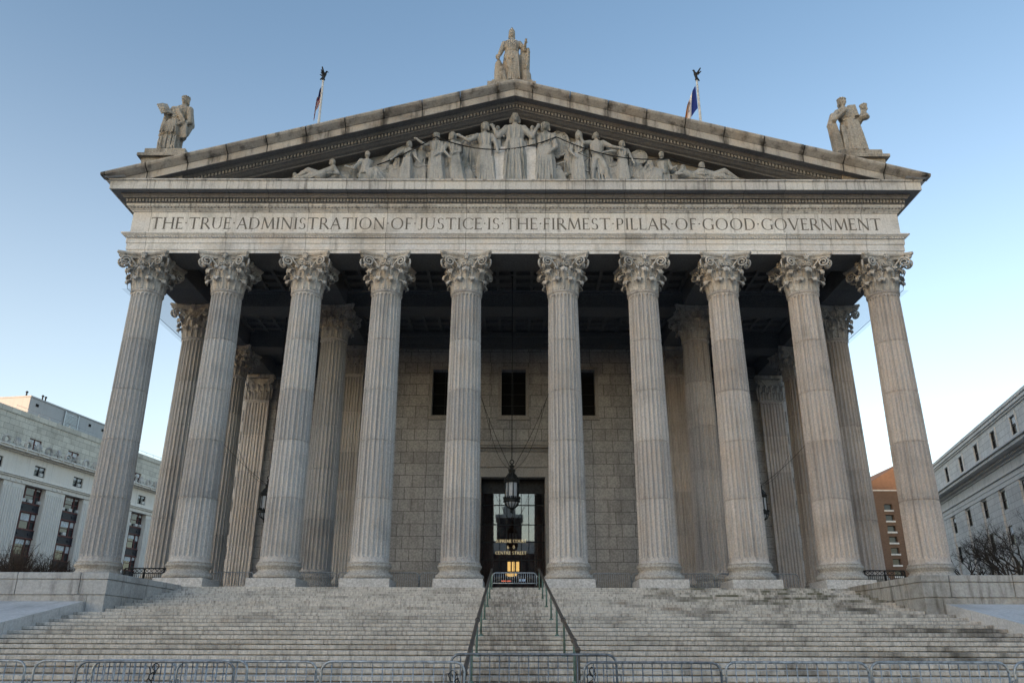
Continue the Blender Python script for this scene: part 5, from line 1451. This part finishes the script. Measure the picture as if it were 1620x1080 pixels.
mb = MB(); mb.bevbox(10.2, 27.8, 5.2, 12, 25.9, 29.6, .03); mb.box(10.15, 27.85, 5.1, 12, 29.61, 29.8)
pent = lp(mb, 'penthouse', M_['pent'])
mb = MB()
for q in range(14): mb.box(17.2, 19.8, 5.05, 5.18, 26.6 + .19 * q, 26.72 + .19 * q)
mb.box(17.0, 17.19, 5.0, 5.19, 26.2, 29.5); mb.box(19.81, 20.0, 5.0, 5.19, 26.2, 29.5); lp(mb, 'louvre', M_['galv'], pent)
mb = MB()
for x in (11.4, 22.4, 25.4): mb.box(x, x + .45, 5.1, 5.19, 28.6, 28.95)
lp(mb, 'vent', M_['black'], pent)
mb = MB()
for x, y in ((10.9, 6.6), (13.0, 5.8), (13.7, 5.9)): mb.tube([(x, y, 29.6), (x, y, 30.5)], .1, 8); mb.lathe([(.18, 30.5), (.18, 30.62), (.1, 30.7)], 10, (x, y, 0))
lp(mb, 'vent_pipe', M_['iron'], pent)
mb = MB(); mb.tube([(5, 2.2, 26.8), (40, 2.2, 26.8)], .025, 5)
for q in range(18): mb.tube([(5 + 2 * q, 2.2, 26.1), (5 + 2 * q, 2.2, 26.8)], .02, 5)
lp(mb, 'roof_rail', M_['galv'])

# right-hand neighbour
k = .244; n_ = math.hypot(k, 1); X0 = (.5 - k) * 110
Rb = local_root('classical_building', X0 + k * 97.5, CAM.y + 97.5, math.atan2(-1, -k), 'grey classical stone building with a deep cornice, right of the courthouse')
M_['rstone'] = ashlar('grey right stone', (.58, .565, .545), 1.7, .62, 'y', .014, (.18, .175, .17), .08, .12, .25, .35)
M_['rtrim'] = stone('grey right trim', (.62, .605, .585), dark=(.12, .12, .12), speck=.08, streak=.4, stain=.3, warm=.05)
def rp(mb, name, mat, parent=None): return mb.build(name, mat, parent or Rb)
U0, U1 = -5.2, 46
wc = [(97.5 - d) * n_ for d in (95.0, 89.05, 83.3, 77.6, 71.8, 66.0, 60.2, 54.4)]
mb = MB(); hs = [(c - .72, c + .72, 16.2, 17.9) for c in wc]; wall_cells(mb, U0, U1, 15.4, 18.45, hs, .35, .45); rp(mb, 'attic', M_['rstone'])
mb = MB(); mb.bevbox(U0, U1, .2, 6, 18.46, 18.62, .03); mb.bevbox(U0, U1, .05, 6, 18.63, 18.82, .04); mb.bevbox(U0, U1, .28, 6, 18.83, 19.1, .03); mb.bevbox(U0, U1, .15, 6, 19.11, 19.42, .03); rp(mb, 'coping', M_['rtrim'])
mb = MB(); mb.bevbox(U0, U1, -.15, 2, 14.1, 14.42, .04); mb.bevbox(U0 - .8, U1, -1.15, 2, 14.56, 14.86, .05); mb.bevbox(U0 - .9, U1, -1.35, 2, 14.87, 15.06, .05); mb.bevbox(U0 - .2, U1, -.3, 2, 15.07, 15.38, .05)
for i in range(110): x = U0 + .46 * i; mb.box(x, x + .26, -.5, -.0, 14.3, 14.54)
rp(mb, 'cornice', M_['rtrim'])
mb = MB(); mb.bevbox(U0, U1, 0, 2, 13.3, 14.09, .01); mb.bevbox(U0, U1, -.2, 2, 13.08, 13.29, .05); mb.bevbox(U0, U1, -.05, 2, 12.62, 13.07, .02); mb.bevbox(U0, U1, .0, 2, 12.2, 12.61, .02); rp(mb, 'frieze', M_['rtrim'])
mb = MB(); mb.box(U0 + .02, U1, .9, 30, GZ, 18.4); rp(mb, 'main_block', M_['rstone'])
mb = MB(); xs = [U0] + [q for c in wc for q in (c - 1.0, c + .98)] + [U1]
for i in range(0, len(xs), 2): mb.bevbox(xs[i], xs[i + 1], .05, 1.5, GZ, 12.19, .03)
rp(mb, 'pier', M_['rstone'])
for c in wc:
    hs = [(c - .80, c + .80, zt - 1.78, zt) for zt in (12.05, 8.75, 5.45, 2.15)]
    mb = MB(); wall_cells(mb, c - 1.0, c + .98, GZ, 12.19, hs, .22, .4); rp(mb, 'window_bay', M_['rstone'])
    for (a, b, z0, z1) in hs: sash(a, b, z0, z1, .12, M_['iron'], .0 if rng.random() < .5 else .4, False, 0, Rb)
    sash(c - .72, c + .72, 16.2, 17.9, .28, M_['iron'], .3 if rng.random() < .5 else 0, False, 0, Rb)
    mb = MB()
    for (a, b, z0, z1) in ((c - .95, c - .725, 15.95, 18.12), (c + .725, c + .95, 15.95, 18.12), (c - .722, c + .722, 17.905, 18.12), (c - .722, c + .722, 15.95, 16.195)): mb.bevbox(a, b, .27, .5, z0, z1, .02)
    rp(mb, 'window_surround', M_['rtrim'])

# brick tower block far behind on the right
B = local_root('brick_building', 58, 110, 0, 'orange brick block with a column of slit windows, far behind the right columns')
M_['brick'] = ashlar('orange brick', (.13, .082, .058), .5, .16, 'x', .012, (.25, .16, .11), .15, .12, .2, .2)
mb = MB(); bh = [(10.1, 11.6, 22.35 - 1.95 * j - 1.05, 22.35 - 1.95 * j) for j in range(12)]
bh += [(4.0, 5.5, a, b) for (_, _, a, b) in bh]
wall_cells(mb, 0, 16.5, GZ, 24.75, bh, 0, .6); mb.box(.02, 16.5, .61, 22, GZ, 24.7); B1 = mb.build('brick_wall', M_['brick'], B)
mb = MB(); mb.box(-.1, 16.6, -.12, 1.5, 24.76, 24.98); mb.build('coping', M_['rtrim'], B)
for (a, b, z0, z1) in bh:
    w = MB(); w.box(a, b, .5, .55, z0, z1); w = w.build('window', M_['pane'], B)
    s2 = MB(); s2.bevbox(a - .12, b + .12, -.14, .45, z0 - .3, z0 - .002, .02); s2.build('sill', M_['rtrim'], w)
mb = MB()
mb.add([(9.4, 3, 24.7), (16.5, 3, 24.7), (16.5, 24, 24.7), (9.4, 24, 24.7), (9.4, 3, 26.9), (16.5, 3, 31), (16.5, 24, 31), (9.4, 24, 26.9)], [(0, 1, 5, 4), (1, 2, 6, 5), (2, 3, 7, 6), (3, 0, 4, 7), (4, 5, 6, 7)])
mb.build('sloping_roof_block', M_['brick2'] if 'brick2' in M_ else M_['brick'], B)

# ------------------------------------------------------------------ city blocks across the square (behind the viewer) and an added sun-blocking slab
M_['city'] = ashlar('far city wall', (.10, .095, .09), 2.2, 3.4, 'x', .5, (.035, .038, .045), .1, .05, .1, .1)
cd = Vector((to_sun.x, to_sun.y, 0)).normalized(); cl = Vector((-cd.y, cd.x, 0))
def city(along, lat0, lat1, depth, ztop, label):
    c = cd * along + cl * ((lat0 + lat1) / 2); o = empty('offscreen_tower', (c.x, c.y, GZ), math.atan2(cl.y, cl.x)); tag(o, label, 'building')
    w = abs(lat1 - lat0); mb = MB(); mb.box(-w / 2, w / 2, -depth / 2, depth / 2, 0, ztop - GZ); b_ = mb.build('wall', M_['city'], o)
    mb = MB(); mb.bevbox(-w / 2 - .6, w / 2 + .6, -depth / 2 - .6, depth / 2 + .6, ztop - GZ + .01, ztop - GZ + 1.2, .2); mb.bevbox(-w / 4, w / 4, -depth / 4, depth / 4, ztop - GZ + 1.21, ztop - GZ + 5, .1); mb.build('roof', M_['rtrim'], o)
DC = 420.
ZC = 19.6 + (DC + 131) * math.tan(SUN_EL)  # slab height set by where its shadow edge should fall
city(DC, -62, 60, 30, ZC, 'broad unseen slab added far behind the viewer on the left to shade the courthouse')
def tower(x, y, w, d, zt, label):
    o = empty('offscreen_tower', (x, y, GZ)); tag(o, label, 'building')
    mb = MB(); mb.box(-w / 2, w / 2, -d / 2, d / 2, 0, zt - GZ); mb.build('wall', M_['city'], o)
    mb = MB(); mb.bevbox(-w / 2 - .4, w / 2 + .4, -d / 2 - .4, d / 2 + .4, zt - GZ + .01, zt - GZ + .9, .15); mb.bevbox(-w / 4, w / 4, -d / 4, d / 4, zt - GZ + .91, zt - GZ + 3.5, .3); mb.build('roof', M_['rtrim'], o)
tower(-1.2, -150, 6.5, 9, 29, 'narrow dark tower straight across the square, seen only in the door glass')
tower(3, -140, 90, 16, 18.5, 'long low dark block straight behind the viewer, below the narrow tower')

# ------------------------------------------------------------------ bare shrubs and trees
M_['twig'] = plain('brown twigs', (.085, .062, .05), .9, 0, .4, 8)
M_['bark'] = plain('dark bark', (.045, .038, .034), .9, 0, .4, 8)
def shrub(x, y, z, rx, ry, h, n, seed, label, lean=0):
    rng = random.Random(seed); root = empty('bare_shrub', (x, y, z)); tag(root, label, 'shrub', 'leafless shrubs behind the left flank wall')
    m = MB(); t_ = MB()
    for i in range(n):
        a = rng.uniform(0, 2 * PI); q = math.sqrt(rng.random()); bx_, by_ = .35 * rx * q * math.cos(a), .35 * ry * q * math.sin(a)
        ex_, ey_ = rx * q * math.cos(a + rng.uniform(-.5, .5)) + lean * rng.random(), ry * q * math.sin(a + rng.uniform(-.5, .5)); hh = h * (1 - .45 * q * q) * rng.uniform(.6, 1.05)
        pts = []
        for k in range(6):
            t = k / 5; pts.append(Vector((bx_ + (ex_ - bx_) * t ** 1.3 + rng.uniform(-.06, .06), by_ + (ey_ - by_) * t ** 1.3 + rng.uniform(-.06, .06), hh * (t ** .8) - .12 * t * t * q * h)))
        (t_ if i % 5 == 0 else m).tube(pts, [.032, .026, .02, .015, .010, .005] if i % 5 == 0 else [.014, .011, .009, .008, .006, .004], 4, True, False)
        for b in range(4):
            k = rng.randint(1, 4); p = pts[k]; d = Vector((rng.uniform(-1, 1), rng.uniform(-1, 1), rng.uniform(-.2, .9))).normalized() * rng.uniform(.25, .6); m.tube([p, p + d * .5 + Vector((0, 0, .04)), p + d], [.008, .006, .004], 3, True, False)
    m.build('twigs', M_['twig'], root); t_.build('stems', M_['bark'], root)
shrub(-22.9, -.3, .24, 1.5, 1.0, 2.4, 190, 11, 'dense leafless brown shrub at the left edge of the picture')
shrub(-21.9, .6, .24, 1.3, 1.0, 2.0, 170, 12, 'leafless brown shrub, second from the left edge behind the flank wall')
shrub(-21.0, .9, .24, 1.1, .9, 1.6, 140, 13, 'leafless brown shrub nearest the leftmost column')
shrub(-24.2, .8, .24, 1.4, 1.0, 2.6, 120, 14, 'tall leafless brown shrub partly cut by the left edge')
def bare_tree(x, y, z, seed, label, h0, bias):
    rng = random.Random(seed); root = empty('bare_tree', (x, y, z)); tag(root, label, 'tree', 'leafless trees behind the right flank wall')
    t_ = MB(); m = MB()
    def grow(p, d, L, r, dep):
        pts = [p]; q = p.copy(); dd = d.copy()
        for k in range(5):
            dd = (dd + Vector((rng.uniform(-.35, .35), rng.uniform(-.3, .3), rng.uniform(-.22, .26)))).normalized(); q = q + dd * L / 5; pts.append(q.copy())
        (t_ if dep == 0 else m).tube(pts, [r * (1 - .13 * k) for k in range(6)], 6 if dep < 2 else 4, True, False)
        if dep >= 5: return
        for b in range(3 if dep < 4 else 4):
            k = rng.randint(2, 5); nd = (dd + Vector((rng.uniform(-1, 1), rng.uniform(-.8, .8), rng.uniform(-.5, .75))) * .95 + bias * .25).normalized(); grow(pts[k], nd, L * rng.uniform(.58, .78), r * .55, dep + 1)
    for b in range(3):
        grow(Vector((rng.uniform(-.1, .1), 0, 0)), Vector((rng.uniform(-.9, .3), rng.uniform(-.3, .3), .8)).normalized(), h0, .085, 0)
    t_.build('trunk', M_['bark'], root); m.build('crown', M_['bark'], root)
bare_tree(23.6, .2, .2, 3, 'leafless dark tree at the right edge of the picture', 1.5, Vector((-.8, 0, 0)))
bare_tree(22.2, 1.4, .2, 8, 'low leafless dark tree beside the rightmost column', 1.15, Vector((-.7, 0, 0)))
bare_tree(24.6, 1.8, .2, 21, 'leafless dark tree behind the one at the right edge', 1.7, Vector((-.6, 0, 0)))
